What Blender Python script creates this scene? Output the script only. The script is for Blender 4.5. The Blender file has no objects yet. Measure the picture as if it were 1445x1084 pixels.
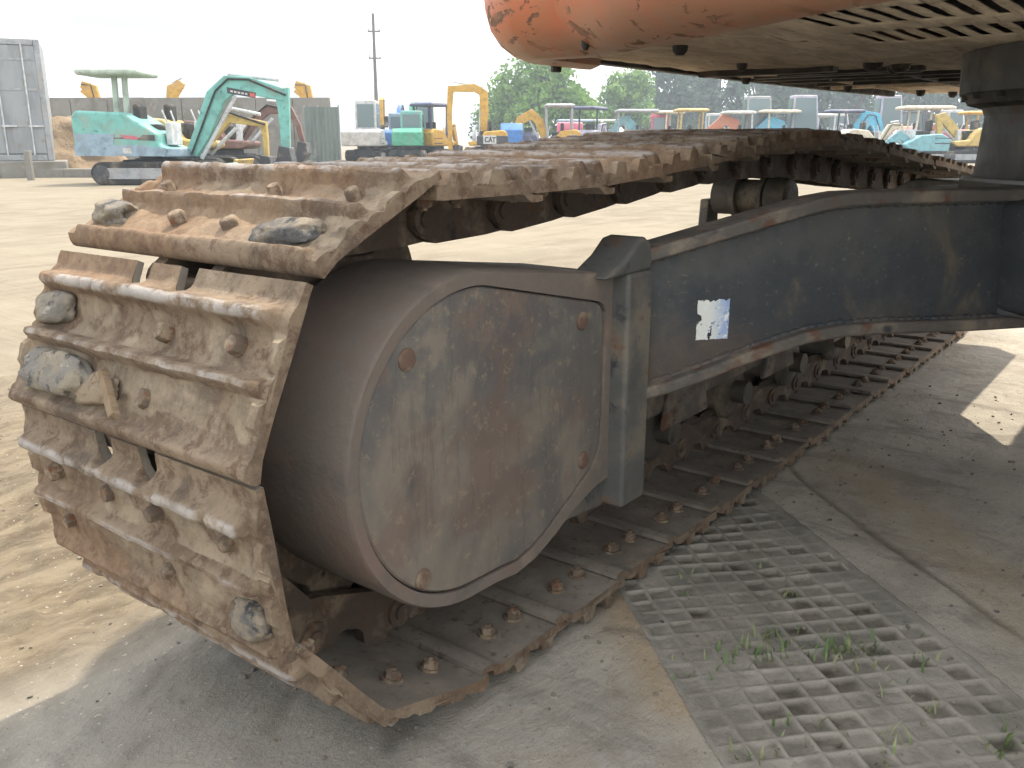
import bpy, bmesh, math, random
import numpy as np
from mathutils import Vector, Matrix, Quaternion
from mathutils import noise as mn
R_ = math.radians
rnd = random.Random(7)
scene = bpy.context.scene
COL = scene.collection

# ------------------------------------------------------------------ materials
class NT:
    def __init__(s, name):
        s.m = bpy.data.materials.new(name); s.m.use_nodes = True
        s.t = s.m.node_tree; s.t.nodes.clear(); s.n = s.t.nodes; s.l = s.t.links
        s.out = s.n.new('ShaderNodeOutputMaterial'); s.b = s.n.new('ShaderNodeBsdfPrincipled')
        s.l.new(s.b.outputs[0], s.out.inputs[0])
    def coord(s, kind):
        if kind == 'pos': return s.n.new('ShaderNodeNewGeometry').outputs['Position']
        return s.n.new('ShaderNodeTexCoord').outputs[{'obj': 'Object', 'gen': 'Generated'}[kind]]
    def stretch(s, v, sc, rot=(0, 0, 0)):
        m = s.n.new('ShaderNodeMapping'); m.inputs['Scale'].default_value = sc; m.inputs['Rotation'].default_value = rot
        s.l.new(v, m.inputs[0]); return m.outputs[0]
    def noise(s, v, scale, detail=4, rough=.6, dist=0.0):
        n = s.n.new('ShaderNodeTexNoise'); n.inputs['Scale'].default_value = scale
        n.inputs['Detail'].default_value = detail; n.inputs['Roughness'].default_value = rough
        n.inputs['Distortion'].default_value = dist; s.l.new(v, n.inputs['Vector']); return n.outputs['Fac']
    def ramp(s, f, lo, hi, a=0., b=1.):
        n = s.n.new('ShaderNodeMapRange'); n.inputs[1].default_value = lo; n.inputs[2].default_value = hi
        n.inputs[3].default_value = a; n.inputs[4].default_value = b
        n.interpolation_type = 'SMOOTHSTEP'; s.l.new(f, n.inputs[0]); return n.outputs[0]
    def math(s, op, a, b):
        n = s.n.new('ShaderNodeMath'); n.operation = op
        for i, x in enumerate((a, b)):
            if isinstance(x, (int, float)): n.inputs[i].default_value = x
            else: s.l.new(x, n.inputs[i])
        return n.outputs[0]
    def mix(s, f, a, b):
        n = s.n.new('ShaderNodeMix'); n.data_type = 'RGBA'
        if isinstance(f, (int, float)): n.inputs[0].default_value = f
        else: s.l.new(f, n.inputs[0])
        for i, x in ((6, a), (7, b)):
            if isinstance(x, (tuple, list)): n.inputs[i].default_value = (*x[:3], 1)
            else: s.l.new(x, n.inputs[i])
        return n.outputs[2]
    def attr(s, name):
        n = s.n.new('ShaderNodeAttribute'); n.attribute_name = name; return n.outputs['Fac']
    def finish(s, col, rough=.8, metal=0., bump=None, bdist=.004, bstr=.6, spec=.4):
        if isinstance(col, (tuple, list)): s.b.inputs['Base Color'].default_value = (*col[:3], 1)
        else: s.l.new(col, s.b.inputs['Base Color'])
        if isinstance(rough, (int, float)): s.b.inputs['Roughness'].default_value = rough
        else: s.l.new(rough, s.b.inputs['Roughness'])
        s.b.inputs['Metallic'].default_value = metal
        s.b.inputs['Specular IOR Level'].default_value = spec
        if bump is not None:
            n = s.n.new('ShaderNodeBump'); n.inputs['Distance'].default_value = bdist; n.inputs['Strength'].default_value = bstr
            s.l.new(bump, n.inputs['Height']); s.l.new(n.outputs[0], s.b.inputs['Normal'])
        return s.m

def dirty(name, base, layers, rough=.8, metal=0., bscale=60, bdist=.003, bstr=.5, coord='pos', spec=.35):
    """base colour, then (colour, scale, lo, hi[, stretch, detail, distortion]) patches laid over it."""
    t = NT(name); P = t.coord(coord); col = base
    for L in layers:
        c, sc, lo, hi = L[:4]; st = L[4] if len(L) > 4 else None
        v = t.stretch(P, *st) if st else P
        f = t.noise(v, sc, L[5] if len(L) > 5 else 6, .65, L[6] if len(L) > 6 else 0.)
        col = t.mix(t.ramp(f, lo, hi), col, c)
    h = t.math('ADD', t.noise(P, bscale, 6, .7), t.math('MULTIPLY', t.noise(P, bscale * .22, 4, .6), 2.0))
    r = t.ramp(t.noise(P, bscale * .3, 4, .6), .3, .7, max(.05, rough - .12), min(1, rough + .12))
    return t.finish(col, r, metal, h, bdist, bstr, spec)

def plain(name, c, rough=.6, metal=0., var=.35, scale=5., spec=.4):
    d = tuple(x * (1 - var) for x in c); dust = tuple(.55 * x + .45 * y for x, y in zip(c, (.30, .25, .19))); gr = tuple(.25 * x + .02 for x in c)
    return dirty(name, c, [(d, scale, .42, .66), (dust, scale * .5, .50, .70), (gr, scale * 1.7, .60, .72)], rough, metal, 30, .002, .15, 'pos', spec)

M = {}
# worn track shoes: rust, packed dust, bare steel on the grouser tips
t = NT('track shoe steel'); P = t.coord('pos'); O = t.coord('obj')
c = t.mix(t.ramp(t.noise(P, 8, 6, .68), .36, .64), (.122, .085, .057), (.225, .170, .117))
c = t.mix(t.math('MULTIPLY', t.ramp(t.noise(P, 30, 7, .72, .3), .48, .62), .85), c, (.092, .056, .036))
c = t.mix(t.math('MULTIPLY', t.ramp(t.noise(P, 90, 5, .75), .5, .62), .5), c, (.235, .18, .125))
mudc = t.mix(t.ramp(t.noise(P, 20, 6, .7), .36, .64), (.182, .142, .098), (.285, .230, .162))
mf = t.ramp(t.math('ADD', t.attr('mud'), t.math('MULTIPLY', t.math('SUBTRACT', t.noise(P, 42, 6, .7), .5), 1.1)), .22, .74)
c = t.mix(t.math('MULTIPLY', mf, .85), c, mudc)
c = t.mix(t.math('MULTIPLY', t.ramp(t.noise(P, 6, 6, .72, .4), .52, .66), .62), c, (.062, .048, .038))
c = t.mix(t.math('MULTIPLY', t.ramp(t.noise(P, 130, 5, .78), .56, .66), .45), c, (.06, .042, .032))
sx = t.n.new('ShaderNodeSeparateXYZ'); t.l.new(O, sx.inputs[0])
tip = t.math('MULTIPLY', t.ramp(sx.outputs[2], .0185, .0245), t.ramp(t.noise(P, 17, 6, .7), .42, .58))
c = t.mix(t.math('MULTIPLY', t.ramp(t.noise(P, 2.6, 3, .5), .48, .62), .55), c, t.mix(t.ramp(t.noise(P, 48, 6, .75), .4, .62), (.245, .155, .088), (.14, .08, .048)))
c = t.mix(t.math('MULTIPLY', tip, .6), c, (.37, .355, .335))
h = t.math('ADD', t.noise(P, 170, 5, .75), t.math('MULTIPLY', t.noise(P, 40, 5, .65), 1.6))
M['shoe'] = t.finish(c, t.ramp(tip, 0, 1, .88, .55), 0, h, .0032, .6, .3)
M['inner'] = dirty('shoe inner face', (.15, .13, .107), [((.205, .178, .142), 12, .42, .66), ((.095, .075, .058), 60, .56, .68), ((.26, .21, .15), 7, .58, .72)], .85, 0, 120, .002, .45)
M['link'] = dirty('chain link steel', (.085, .06, .043), [((.20, .15, .10), 12, .5, .68), ((.12, .06, .03), 25, .55, .7), ((.03, .025, .022), 18, .56, .7)], .82, 0, 90, .004, .6)
M['guard'] = dirty('motor guard dark paint under dust', (.095, .078, .064), [((.06, .062, .066), 5, .5, .66), ((.16, .125, .085), 8, .5, .72), ((.088, .046, .034), 11, .55, .7), ((.035, .03, .027), 30, .58, .72)], .72, 0, 110, .002, .5)
M['barrel'] = dirty('motor guard barrel', (.138, .116, .097), [((.150, .110, .090), 5, .48, .66), ((.245, .195, .145), 6, .5, .74, ((1, .35, 1),)), ((.11, .095, .082), 14, .54, .7, ((1, .25, 1),)), ((.21, .165, .11), 140, .64, .72, ((1, 9, 1),))], .7, 0, 120, .002, .5)
# cover plate: dark paint under smeared dust
t = NT('cover plate paint and dust'); P = t.coord('pos')
c = t.mix(t.ramp(t.noise(P, 4.2, 3, .55, .8), .40, .60), (.105, .096, .087), (.172, .148, .120))
c = t.mix(t.ramp(t.noise(P, 2.9, 3, .6, 1.2), .54, .66), c, (.078, .076, .074))
c = t.mix(t.math('MULTIPLY', t.ramp(t.noise(P, 7, 4, .6, .5), .46, .62), .6), c, (.125, .082, .066))
sx = t.n.new('ShaderNodeSeparateXYZ'); t.l.new(P, sx.inputs[0])
zz = t.math('MULTIPLY', t.ramp(t.math('ADD', sx.outputs[2], t.math('MULTIPLY', t.noise(P, 9, 3, .6), .2)), .52, .64), t.ramp(t.noise(P, 22, 5, .7), .36, .56))
c = t.mix(t.math('MULTIPLY', zz, .55), c, (.066, .075, .08))
c = t.mix(t.math('MULTIPLY', t.ramp(t.noise(t.stretch(P, (1, 1, .16), (0, .5, 0)), 60, 5, .75), .52, .66), .35), c, (.075, .066, .058))
c = t.mix(t.math('MULTIPLY', t.ramp(t.noise(P, 60, 5, .75), .55, .68), .6), c, (.24, .19, .125))
h = t.math('ADD', t.noise(P, 150, 5, .7), t.math('MULTIPLY', t.noise(P, 24, 4, .6), 1.6))
M['cover'] = t.finish(c, .78, 0, h, .0022, .5, .35)
M['pillar'] = dirty('pillar worn blue grey paint', (.082, .082, .077), [((.165, .145, .112), 7, .42, .62), ((.12, .06, .036), 14, .55, .68), ((.035, .037, .042), 24, .56, .7)], .7, 0, 110, .002, .5)
# navy leg
t = NT('frame leg navy paint'); P = t.coord('pos')
c = t.mix(t.ramp(t.noise(P, 5, 5, .65), .42, .66), (.036, .042, .048), (.068, .069, .066))
c = t.mix(t.ramp(t.noise(P, 3.4, 5, .7, .7), .56, .70), c, (.115, .098, .068))
c = t.mix(t.ramp(t.noise(t.stretch(P, (1, 1, 3.2), (.5, .5, .3)), 37, 5, .75, 1.4), .62, .70), c, (.14, .118, .082))
sx = t.n.new('ShaderNodeSeparateXYZ'); t.l.new(P, sx.inputs[0])
low = t.math('SUBTRACT', 0.56, sx.outputs[2])
rz = t.ramp(t.math('ADD', low, t.math('MULTIPLY', t.noise(P, 10, 5, .7), .26)), .17, .30)
c = t.mix(t.math('MULTIPLY', rz, .8), c, (.098, .070, .052))
c = t.mix(t.ramp(t.noise(P, 70, 5, .75), .6, .7), c, (.15, .125, .09))
h = t.math('ADD', t.noise(P, 140, 5, .7), t.math('MULTIPLY', t.noise(P, 30, 4, .6), 1.5))
M['leg'] = t.finish(c, t.ramp(t.noise(P, 12, 4, .6), .3, .7, .42, .75), 0, h, .0022, .45, .45)
M['flange'] = dirty('leg flange rust and dust', (.095, .086, .076), [((.20, .168, .128), 9, .46, .64), ((.11, .056, .034), 16, .53, .68), ((.035, .035, .038), 12, .56, .7, ((1, 1, 3),))], .75, 0, 110, .003, .55)
# peeling orange paint
t = NT('counterweight peeling orange paint'); P = t.coord('pos')
c = t.mix(t.ramp(t.noise(P, 3, 4, .6), .35, .7), (.47, .135, .06), (.40, .165, .10))
sx = t.n.new('ShaderNodeSeparateXYZ'); t.l.new(P, sx.inputs[0])
c = t.mix(t.math('MULTIPLY', t.ramp(t.noise(P, 9, 6, .7), .40, .64), .65), c, (.36, .165, .085))
low = t.ramp(t.math('ADD', sx.outputs[2], t.math('MULTIPLY', t.noise(P, 6, 5, .7), .10)), 1.02, 1.09, 1, 0)
c = t.mix(t.math('MULTIPLY', low, t.ramp(t.noise(P, 24, 6, .7), .3, .62, .25, .75)), c, (.33, .235, .155))
cl = t.ramp(t.noise(P, 2.6, 3, .5), .45, .60)
pe = t.math('MULTIPLY', t.ramp(t.noise(t.stretch(P, (1, 1, 1.9), (.3, .2, 0)), 15, 6, .66, .5), .565, .585), cl)
c = t.mix(pe, c, t.mix(t.ramp(t.noise(P, 30, 5, .7), .4, .6), (.13, .07, .04), (.22, .12, .07)))
c = t.mix(t.math('MULTIPLY', t.ramp(t.noise(t.stretch(P, (.4, 1, 3), (.2, .1, .6)), 70, 4, .7), .62, .67), .7), c, (.28, .17, .10))
h = t.math('SUBTRACT', t.math('MULTIPLY', t.noise(P, 60, 5, .7), .6), pe)
M['orange'] = t.finish(c, t.ramp(pe, 0, 1, .45, .85), 0, h, .002, .6, .45)
t = NT('belly plate caked dust'); P = t.coord('pos')
c = t.mix(t.ramp(t.noise(t.stretch(P, (.5, 1.6, 1), (0, 0, .5)), 9, 6, .7, .8), .36, .64), (.48, .40, .30), (.72, .62, .48))
c = t.mix(t.ramp(t.noise(t.stretch(P, (.35, 2.2, 1), (0, 0, .4)), 15, 5, .7), .56, .7), c, (.32, .255, .185))
c = t.mix(t.ramp(t.noise(P, 5, 6, .7), .62, .70), c, (.16, .125, .09))
h = t.math('ADD', t.noise(P, 100, 5, .75), t.math('MULTIPLY', t.noise(t.stretch(P, (.5, 2, 1), (0, 0, .5)), 16, 5, .7), 2.5))
M['belly'] = t.finish(c, .9, 0, h, .003, .45, .2)
M['oily'] = dirty('oily dark underside', (.022, .02, .018), [((.085, .068, .05), 10, .5, .68)], .6, 0, 60, .004, .5)
M['bearing'] = dirty('swing bearing grey paint', (.075, .076, .074), [((.16, .145, .12), 6, .5, .7), ((.03, .03, .03), 8, .5, .66, ((1, 1, .4),)), ((.1, .055, .035), 22, .6, .7)], .62, 0, 80, .002, .4)
M['roller'] = dirty('roller worn steel', (.085, .075, .062), [((.2, .165, .115), 10, .48, .66), ((.035, .03, .027), 20, .54, .7)], .65, .2, 90, .003, .5)
M['bolt'] = dirty('rusty bolt', (.115, .085, .062), [((.26, .20, .135), 40, .46, .64), ((.14, .06, .03), 60, .52, .68)], .85, 0, 300, .002, .5)
M['rustbolt'] = dirty('rust brown bolt', (.118, .075, .055), [((.19, .145, .10), 40, .46, .66)], .85, 0, 300, .002, .5)
M['glass'] = NT('dark cab glass').finish((.035, .055, .06), .08, 0, spec=.6)
M['rubber'] = plain('black rubber', (.028, .027, .026), .85, 0, .3, 5)
M['stone'] = dirty('grey stone', (.165, .152, .132), [((.225, .19, .14), 18, .4, .58), ((.07, .066, .062), 42, .52, .62), ((.30, .28, .24), 60, .6, .68)], .97, 0, 90, .006, .8)
M['darkstone'] = dirty('dark grey stone', (.085, .084, .083), [((.21, .175, .13), 18, .42, .6), ((.045, .045, .046), 40, .54, .64)], .95, 0, 90, .006, .8)
M['wood'] = dirty('weathered wood', (.20, .145, .09), [((.13, .09, .055), 40, .45, .62, ((1, 6, 1),))], .9, 0, 90, .002, .5)
M['mud'] = dirty('dried mud', (.22, .17, .115), [((.14, .10, .065), 30, .5, .66)], .95, 0, 120, .005, .8)
# sticker
t = NT('torn sticker'); O = t.coord('obj')
sx = t.n.new('ShaderNodeSeparateXYZ'); t.l.new(O, sx.inputs[0])
c = t.mix(t.ramp(t.math('ADD', sx.outputs[0], t.math('MULTIPLY', t.noise(O, 40, 4, .6), .05)), .012, .07), (.68, .70, .66), (.20, .33, .62))
c = t.mix(t.ramp(t.noise(O, 60, 5, .7), .54, .6), c, (.72, .74, .74))
c = t.mix(t.ramp(t.noise(t.stretch(O, (1, 1.6, 1)), 34, 5, .7, .6), .585, .605), c, (.02, .02, .022))
M['sticker'] = t.finish(c, .55)
# ground
t = NT('yard ground'); P = t.coord('pos')
S1 = t.stretch(P, (1, 1, 1))
c = t.mix(t.ramp(t.noise(P, 1.7, 6, .65, .5), .35, .66), (.175, .149, .108), (.235, .203, .152))
c = t.mix(t.math('MULTIPLY', t.ramp(t.noise(P, .16, 5, .6), .4, .65), .6), c, (.25, .218, .162))
c = t.mix(t.math('MULTIPLY', t.ramp(t.noise(t.stretch(P, (.35, 3.0, 1), (0, 0, .95)), 1.5, 6, .68, .4), .5, .66), .5), c, (.14, .11, .078))
c = t.mix(t.math('MULTIPLY', t.ramp(t.noise(t.stretch(P, (.08, 1.2, 1), (0, 0, .92)), 1.2, 5, .65, .3), .53, .64), .45), c, (.18, .155, .115))
dt = t.attr('dirt')
c = t.mix(t.math('MULTIPLY', dt, t.ramp(t.noise(P, 4, 6, .7, .4), .3, .62, .55, 1.)), c, t.mix(t.ramp(t.noise(t.stretch(P, (.8, 2.2, 1), (0, 0, .9)), 6, 7, .72, .5), .36, .62), (.095, .072, .048), (.205, .165, .112)))
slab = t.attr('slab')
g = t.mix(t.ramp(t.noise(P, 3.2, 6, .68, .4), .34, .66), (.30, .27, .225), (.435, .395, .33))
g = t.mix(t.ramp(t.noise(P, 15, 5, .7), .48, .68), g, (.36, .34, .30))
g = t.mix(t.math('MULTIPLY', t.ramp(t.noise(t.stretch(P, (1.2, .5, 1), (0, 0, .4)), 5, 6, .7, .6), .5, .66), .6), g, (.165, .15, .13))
g = t.mix(t.math('MULTIPLY', t.attr('shade_balance'), .55), g, (.165, .155, .135))  # slab colour darkened towards the shadow edge, to lift the shade under the machine
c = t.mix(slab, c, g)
c = t.mix(t.math('MULTIPLY', t.attr('tan'), t.ramp(t.noise(P, 9, 5, .7), .3, .6, .35, .9)), c, (.37, .285, .185))
c = t.mix(t.attr('soil'), c, (.085, .072, .058))
c = t.mix(t.math('MULTIPLY', t.ramp(t.noise(P, 60, 5, .75), .57, .7), .55), c, (.15, .125, .095))
c = t.mix(t.math('MULTIPLY', t.ramp(t.noise(P, 110, 3, .6), .66, .7), .8), c, (.42, .38, .32))
h = t.math('ADD', t.noise(P, 120, 6, .75), t.math('MULTIPLY', t.noise(t.stretch(P, (.7, 1.4, 1), (0, 0, .5)), 18, 6, .68), 3.0))
M['ground'] = t.finish(c, .93, 0, h, .008, .6, .2)
t = NT('embossed paving'); P = t.coord('pos')
c = t.mix(t.ramp(t.noise(P, 7, 5, .7), .35, .66), (.215, .20, .172), (.325, .30, .255))
c = t.mix(t.math('MULTIPLY', t.attr('ridge'), .4), c, (.36, .33, .28))
c = t.mix(t.attr('soil'), c, t.mix(t.ramp(t.noise(P, 20, 5, .7), .4, .65), (.085, .074, .058), (.215, .19, .152)))
c = t.mix(t.math('MULTIPLY', t.ramp(t.noise(P, 4, 4, .6), .56, .7), .5), c, (.14, .125, .105))
h = t.math('ADD', t.noise(P, 180, 5, .75), t.math('MULTIPLY', t.noise(P, 40, 5, .65), 2))
M['paving'] = t.finish(c, .92, 0, h, .004, .6, .2)
t = NT('grass blade'); c = t.mix(t.ramp(t.noise(t.coord('pos'), 25, 3), .4, .62), (.10, .16, .055), (.25, .26, .13))
M['grass'] = t.finish(c, .7)
M['concrete'] = dirty('weathered concrete', (.21, .20, .178), [((.155, .145, .125), 1.4, .42, .66), ((.26, .245, .215), 4, .52, .7), ((.16, .145, .125), 1.2, .56, .72, ((2.2, 2.2, .3),))], .9, 0, 14, .01, .4)
M['soil'] = dirty('brown soil', (.20, .145, .092), [((.30, .225, .145), 3, .46, .66), ((.13, .09, .06), 6, .54, .7)], .95, 0, 10, .05, .8)
M['galv'] = dirty('pale grey sheet steel', (.27, .285, .295), [((.20, .21, .22), 1.2, .46, .68, ((2, 2, .4),)), ((.24, .19, .14), 3, .6, .72)], .55, .1, 10, .004, .3)
M['hoard'] = dirty('green grey hoarding', (.155, .185, .17), [((.11, .13, .125), 1.2, .46, .66, ((3, 3, .5),)), ((.22, .24, .22), 2, .56, .72)], .7, 0, 8, .006, .3)
M['bark'] = dirty('bark', (.085, .06, .04), [((.14, .105, .07), 6, .45, .65)], .95, 0, 12, .03, .6)
M['pole'] = plain('weathered pole', (.13, .12, .11), .85)

PAINT = dict(teal=(.15, .385, .345), tealblue=(.16, .36, .40), yellow=(.50, .29, .04), paleyellow=(.46, .33, .10), white=(.50, .50, .49), cream=(.56, .50, .38),
             blue=(.06, .20, .52), skyblue=(.10, .42, .60), navy=(.05, .06, .12), purple=(.24, .22, .38), red=(.50, .09, .075), orange=(.62, .16, .07), dark=(.045, .047, .055),
             grey=(.30, .31, .32), palegrey=(.50, .52, .53), sage=(.36, .43, .36), green=(.08, .36, .24), maroon=(.15, .075, .06), lilac=(.40, .38, .46), bluegrey=(.235, .325, .395), pink=(.52, .10, .16))
def paint(k):
    if k not in M: M[k] = plain('paint ' + k, PAINT[k], .5)
    return M[k]

# ------------------------------------------------------------------ mesh building
class MB:
    def __init__(s): s.v = []; s.f = []; s.mi = []; s.cur = 0
    def add(s, vs, fs):
        o = len(s.v); s.v += [tuple(p) for p in vs]
        s.f += [tuple(i + o for i in f) for f in fs]; s.mi += [s.cur] * len(fs); return s
    def mat(s, i): s.cur = i; return s
    def box(s, a, b):
        (x0, y0, z0), (x1, y1, z1) = a, b
        return s.add([(x0, y0, z0), (x1, y0, z0), (x1, y1, z0), (x0, y1, z0), (x0, y0, z1), (x1, y0, z1), (x1, y1, z1), (x0, y1, z1)],
                     [(0, 3, 2, 1), (4, 5, 6, 7), (0, 1, 5, 4), (1, 2, 6, 5), (2, 3, 7, 6), (3, 0, 4, 7)])
    def prism(s, poly, a, b, axis=1):
        """polygon (p,q) extruded from a to b along axis; p,q are the other two axes in order"""
        def put(p, q, r): return {0: (r, p, q), 1: (p, r, q), 2: (p, q, r)}[axis]
        n = len(poly)
        ar = sum(poly[i][0] * poly[(i + 1) % n][1] - poly[(i + 1) % n][0] * poly[i][1] for i in range(n))
        if ar < 0: poly = poly[::-1]
        if axis == 1: poly = poly[::-1]
        if a > b: a, b = b, a
        vs = [put(p, q, a) for p, q in poly] + [put(p, q, b) for p, q in poly]
        fs = [tuple(range(n))[::-1], tuple(range(n, 2 * n))] + [(i, (i + 1) % n, n + (i + 1) % n, n + i) for i in range(n)]
        return s.add(vs, fs)
    def tube(s, pts, rad, n=8, caps=True):
        pts = [Vector(p) for p in pts]; rad = rad if isinstance(rad, (list, tuple)) else [rad] * len(pts)
        vs = []; fs = []; prev = None
        for i, p in enumerate(pts):
            d = (pts[min(i + 1, len(pts) - 1)] - pts[max(i - 1, 0)]).normalized()
            a = d.orthogonal().normalized() if prev is None else (prev - d * prev.dot(d)).normalized()
            prev = a; b = d.cross(a)
            vs += [p + (a * math.cos(2 * math.pi * k / n) + b * math.sin(2 * math.pi * k / n)) * rad[i] for k in range(n)]
        for i in range(len(pts) - 1):
            for k in range(n):
                fs.append((i * n + k, i * n + (k + 1) % n, (i + 1) * n + (k + 1) % n, (i + 1) * n + k))
        if caps: fs += [tuple(range(n))[::-1], tuple(range((len(pts) - 1) * n, len(pts) * n))]
        return s.add(vs, fs)
    def lathe(s, prof, c, axis='y', n=40):
        """prof [(t along axis, r)]"""
        vs = []; fs = []
        for t_, r in prof:
            for k in range(n):
                a = 2 * math.pi * k / n; p, q = r * math.cos(a), r * math.sin(a)
                vs.append({'y': (c[0] + p, c[1] + t_, c[2] + q), 'z': (c[0] + p, c[1] + q, c[2] + t_), 'x': (c[0] + t_, c[1] + p, c[2] + q)}[axis])
        for i in range(len(prof) - 1):
            for k in range(n): fs.append((i * n + k, i * n + (k + 1) % n, (i + 1) * n + (k + 1) % n, (i + 1) * n + k))
        fs += [tuple(range(n)), tuple(range((len(prof) - 1) * n, len(prof) * n))]
        return s.add(vs, fs)
    def loft(s, loops, cap=True):
        n = len(loops[0]); vs = [p for L in loops for p in L]; fs = []
        for i in range(len(loops) - 1):
            for k in range(n): fs.append((i * n + k, i * n + (k + 1) % n, (i + 1) * n + (k + 1) % n, (i + 1) * n + k))
        if cap: fs += [tuple(range(n))[::-1], tuple(range((len(loops) - 1) * n, len(loops) * n))]
        return s.add(vs, fs)
    def mesh(s, name, mats, smooth=35):
        me = bpy.data.meshes.new(name); me.from_pydata(s.v, [], s.f)
        for m in (mats if isinstance(mats, (list, tuple)) else [mats]): me.materials.append(m)
        me.polygons.foreach_set('material_index', s.mi)
        bm = bmesh.new(); bm.from_mesh(me); bmesh.ops.recalc_face_normals(bm, faces=bm.faces); bm.to_mesh(me); bm.free()
        if smooth:
            me.polygons.foreach_set('use_smooth', [True] * len(me.polygons)); me.set_sharp_from_angle(angle=R_(smooth))
        me.update(); return me
    def build(s, name, mats, parent=None, bevel=0, smooth=35, seg=2):
        return link(name, s.mesh(name, mats, smooth), parent, bevel, seg)

def link(name, me, parent=None, bevel=0, seg=2):
    o = bpy.data.objects.new(name, me); COL.objects.link(o)
    if parent is not None:
        o.parent = parent
        if parent.get('world_built'): o.location = -parent.location
    if bevel:
        b = o.modifiers.new('edge', 'BEVEL'); b.width = bevel; b.segments = seg; b.limit_method = 'ANGLE'; b.angle_limit = R_(40)
    return o
def tag(o, label, cat, group=None):
    o['label'] = label; o['category'] = cat
    if group: o['group'] = group
    return o
def empty(name, loc, rz=0, s=1, world=False):
    o = bpy.data.objects.new(name, None); COL.objects.link(o); o.location = loc; o.rotation_euler = (0, 0, rz); o.scale = (s, s, s)
    o.empty_display_size = .2
    if world: o['world_built'] = True
    return o
def fbm(x, y, z, oct=4):
    return mn.fractal(Vector((x, y, z)), 1.0, 2.0, oct)

# ------------------------------------------------------------------ camera
YAW, PIT, H = .6565, .267, .805
cam = bpy.data.objects.new('camera', bpy.data.cameras.new('camera')); COL.objects.link(cam)
cam.data.sensor_width = 36; cam.data.lens = 1250 / 1445 * 36; cam.data.clip_start = .02; cam.data.clip_end = 3000
Fv = Vector((math.cos(PIT) * math.cos(YAW), math.cos(PIT) * math.sin(YAW), -math.sin(PIT)))
Rv = Vector((math.sin(YAW), -math.cos(YAW), 0)); Uv = Rv.cross(Fv)
cam.matrix_world = Matrix(((Rv.x, Uv.x, -Fv.x, 0), (Rv.y, Uv.y, -Fv.y, 0), (Rv.z, Uv.z, -Fv.z, H), (0, 0, 0, 1)))
scene.camera = cam
def yard(px, d):
    """a spot in the yard: d metres ahead of the photographer's heading, px to the side as a column of the 1445 wide photo"""
    s_ = (px - 722.5) / 1297 * d
    return (d * math.cos(YAW) + s_ * math.sin(YAW), d * math.sin(YAW) - s_ * math.cos(YAW))

# ------------------------------------------------------------------ light
sun_dir = Vector((.50, -.02, 1)).normalized()
sl = bpy.data.lights.new('sun', 'SUN'); sl.energy = 3.0; sl.angle = R_(.6); sl.color = (1, .90, .74)
so = bpy.data.objects.new('sun', sl); COL.objects.link(so); so.rotation_euler = (-sun_dir).to_track_quat('-Z', 'Y').to_euler(); so.location = (10, -2, 20)
w = bpy.data.worlds.new('World'); scene.world = w; w.use_nodes = True
nt = w.node_tree; bg = nt.nodes['Background']
sky = nt.nodes.new('ShaderNodeTexSky'); sky.sky_type = 'NISHITA'; sky.sun_disc = False
sky.sun_elevation = math.asin(sun_dir.z); sky.sun_rotation = math.atan2(sun_dir.x, sun_dir.y)
sky.air_density = 1.3; sky.dust_density = 5.5; sky.ozone_density = 1.0; sky.altitude = 0
hs = nt.nodes.new('ShaderNodeHueSaturation'); hs.inputs['Saturation'].default_value = .38; hs.inputs['Value'].default_value = 1.12; nt.links.new(sky.outputs[0], hs.inputs['Color'])
tc = nt.nodes.new('ShaderNodeTexCoord'); mp = nt.nodes.new('ShaderNodeMapping'); mp.inputs['Scale'].default_value = (1.0, 1.0, 3.0); mp.inputs['Location'].default_value = (.35, .1, .2)
nt.links.new(tc.outputs['Generated'], mp.inputs[0])
cn = nt.nodes.new('ShaderNodeTexNoise'); cn.inputs['Scale'].default_value = 1.5; cn.inputs['Detail'].default_value = 6; cn.inputs['Distortion'].default_value = .4
nt.links.new(mp.outputs[0], cn.inputs['Vector'])
mr = nt.nodes.new('ShaderNodeMapRange'); mr.inputs[1].default_value = .38; mr.inputs[2].default_value = .60; mr.inputs[3].default_value = .06; mr.inputs[4].default_value = 1.0
nt.links.new(cn.outputs['Fac'], mr.inputs[0])
mx = nt.nodes.new('ShaderNodeMix'); mx.data_type = 'RGBA'; nt.links.new(mr.outputs[0], mx.inputs[0]); nt.links.new(hs.outputs[0], mx.inputs[6])
mx.inputs[7].default_value = (15.5, 15.9, 16.3, 1)
nt.links.new(mx.outputs[2], bg.inputs['Color']); bg.inputs['Strength'].default_value = .11
scene.view_settings.view_transform = 'Standard'; scene.view_settings.look = 'None'; scene.view_settings.gamma = 1
scene.view_settings.exposure = 1.0

# ------------------------------------------------------------------ ground
E1 = np.array((.68, .733)); E2 = np.array((.733, -.68)); PO = np.array((.966, .39))   # frame of the embossed paving
def vnoise(x, y, seed=0):
    xi = np.floor(x).astype(np.int64); yi = np.floor(y).astype(np.int64); fx = x - xi; fy = y - yi
    fx = fx * fx * (3 - 2 * fx); fy = fy * fy * (3 - 2 * fy)
    def hsh(a, b):
        h_ = (a * 374761393 + b * 668265263 + seed * 1442695041) & 0x7fffffff
        h_ = ((h_ ^ (h_ >> 13)) * 1274126177) & 0x7fffffff
        return ((h_ ^ (h_ >> 16)) & 0xffff) / 65535.
    return (hsh(xi, yi) * (1 - fx) + hsh(xi + 1, yi) * fx) * (1 - fy) + (hsh(xi, yi + 1) * (1 - fx) + hsh(xi + 1, yi + 1) * fx) * fy
def vf(x, y, s, o=4, seed=0):
    r = 0; a = .5
    for k in range(o): r = r + a * (vnoise(x * s, y * s, seed + k) - .5); s *= 2.03; a *= .5
    return r
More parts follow.
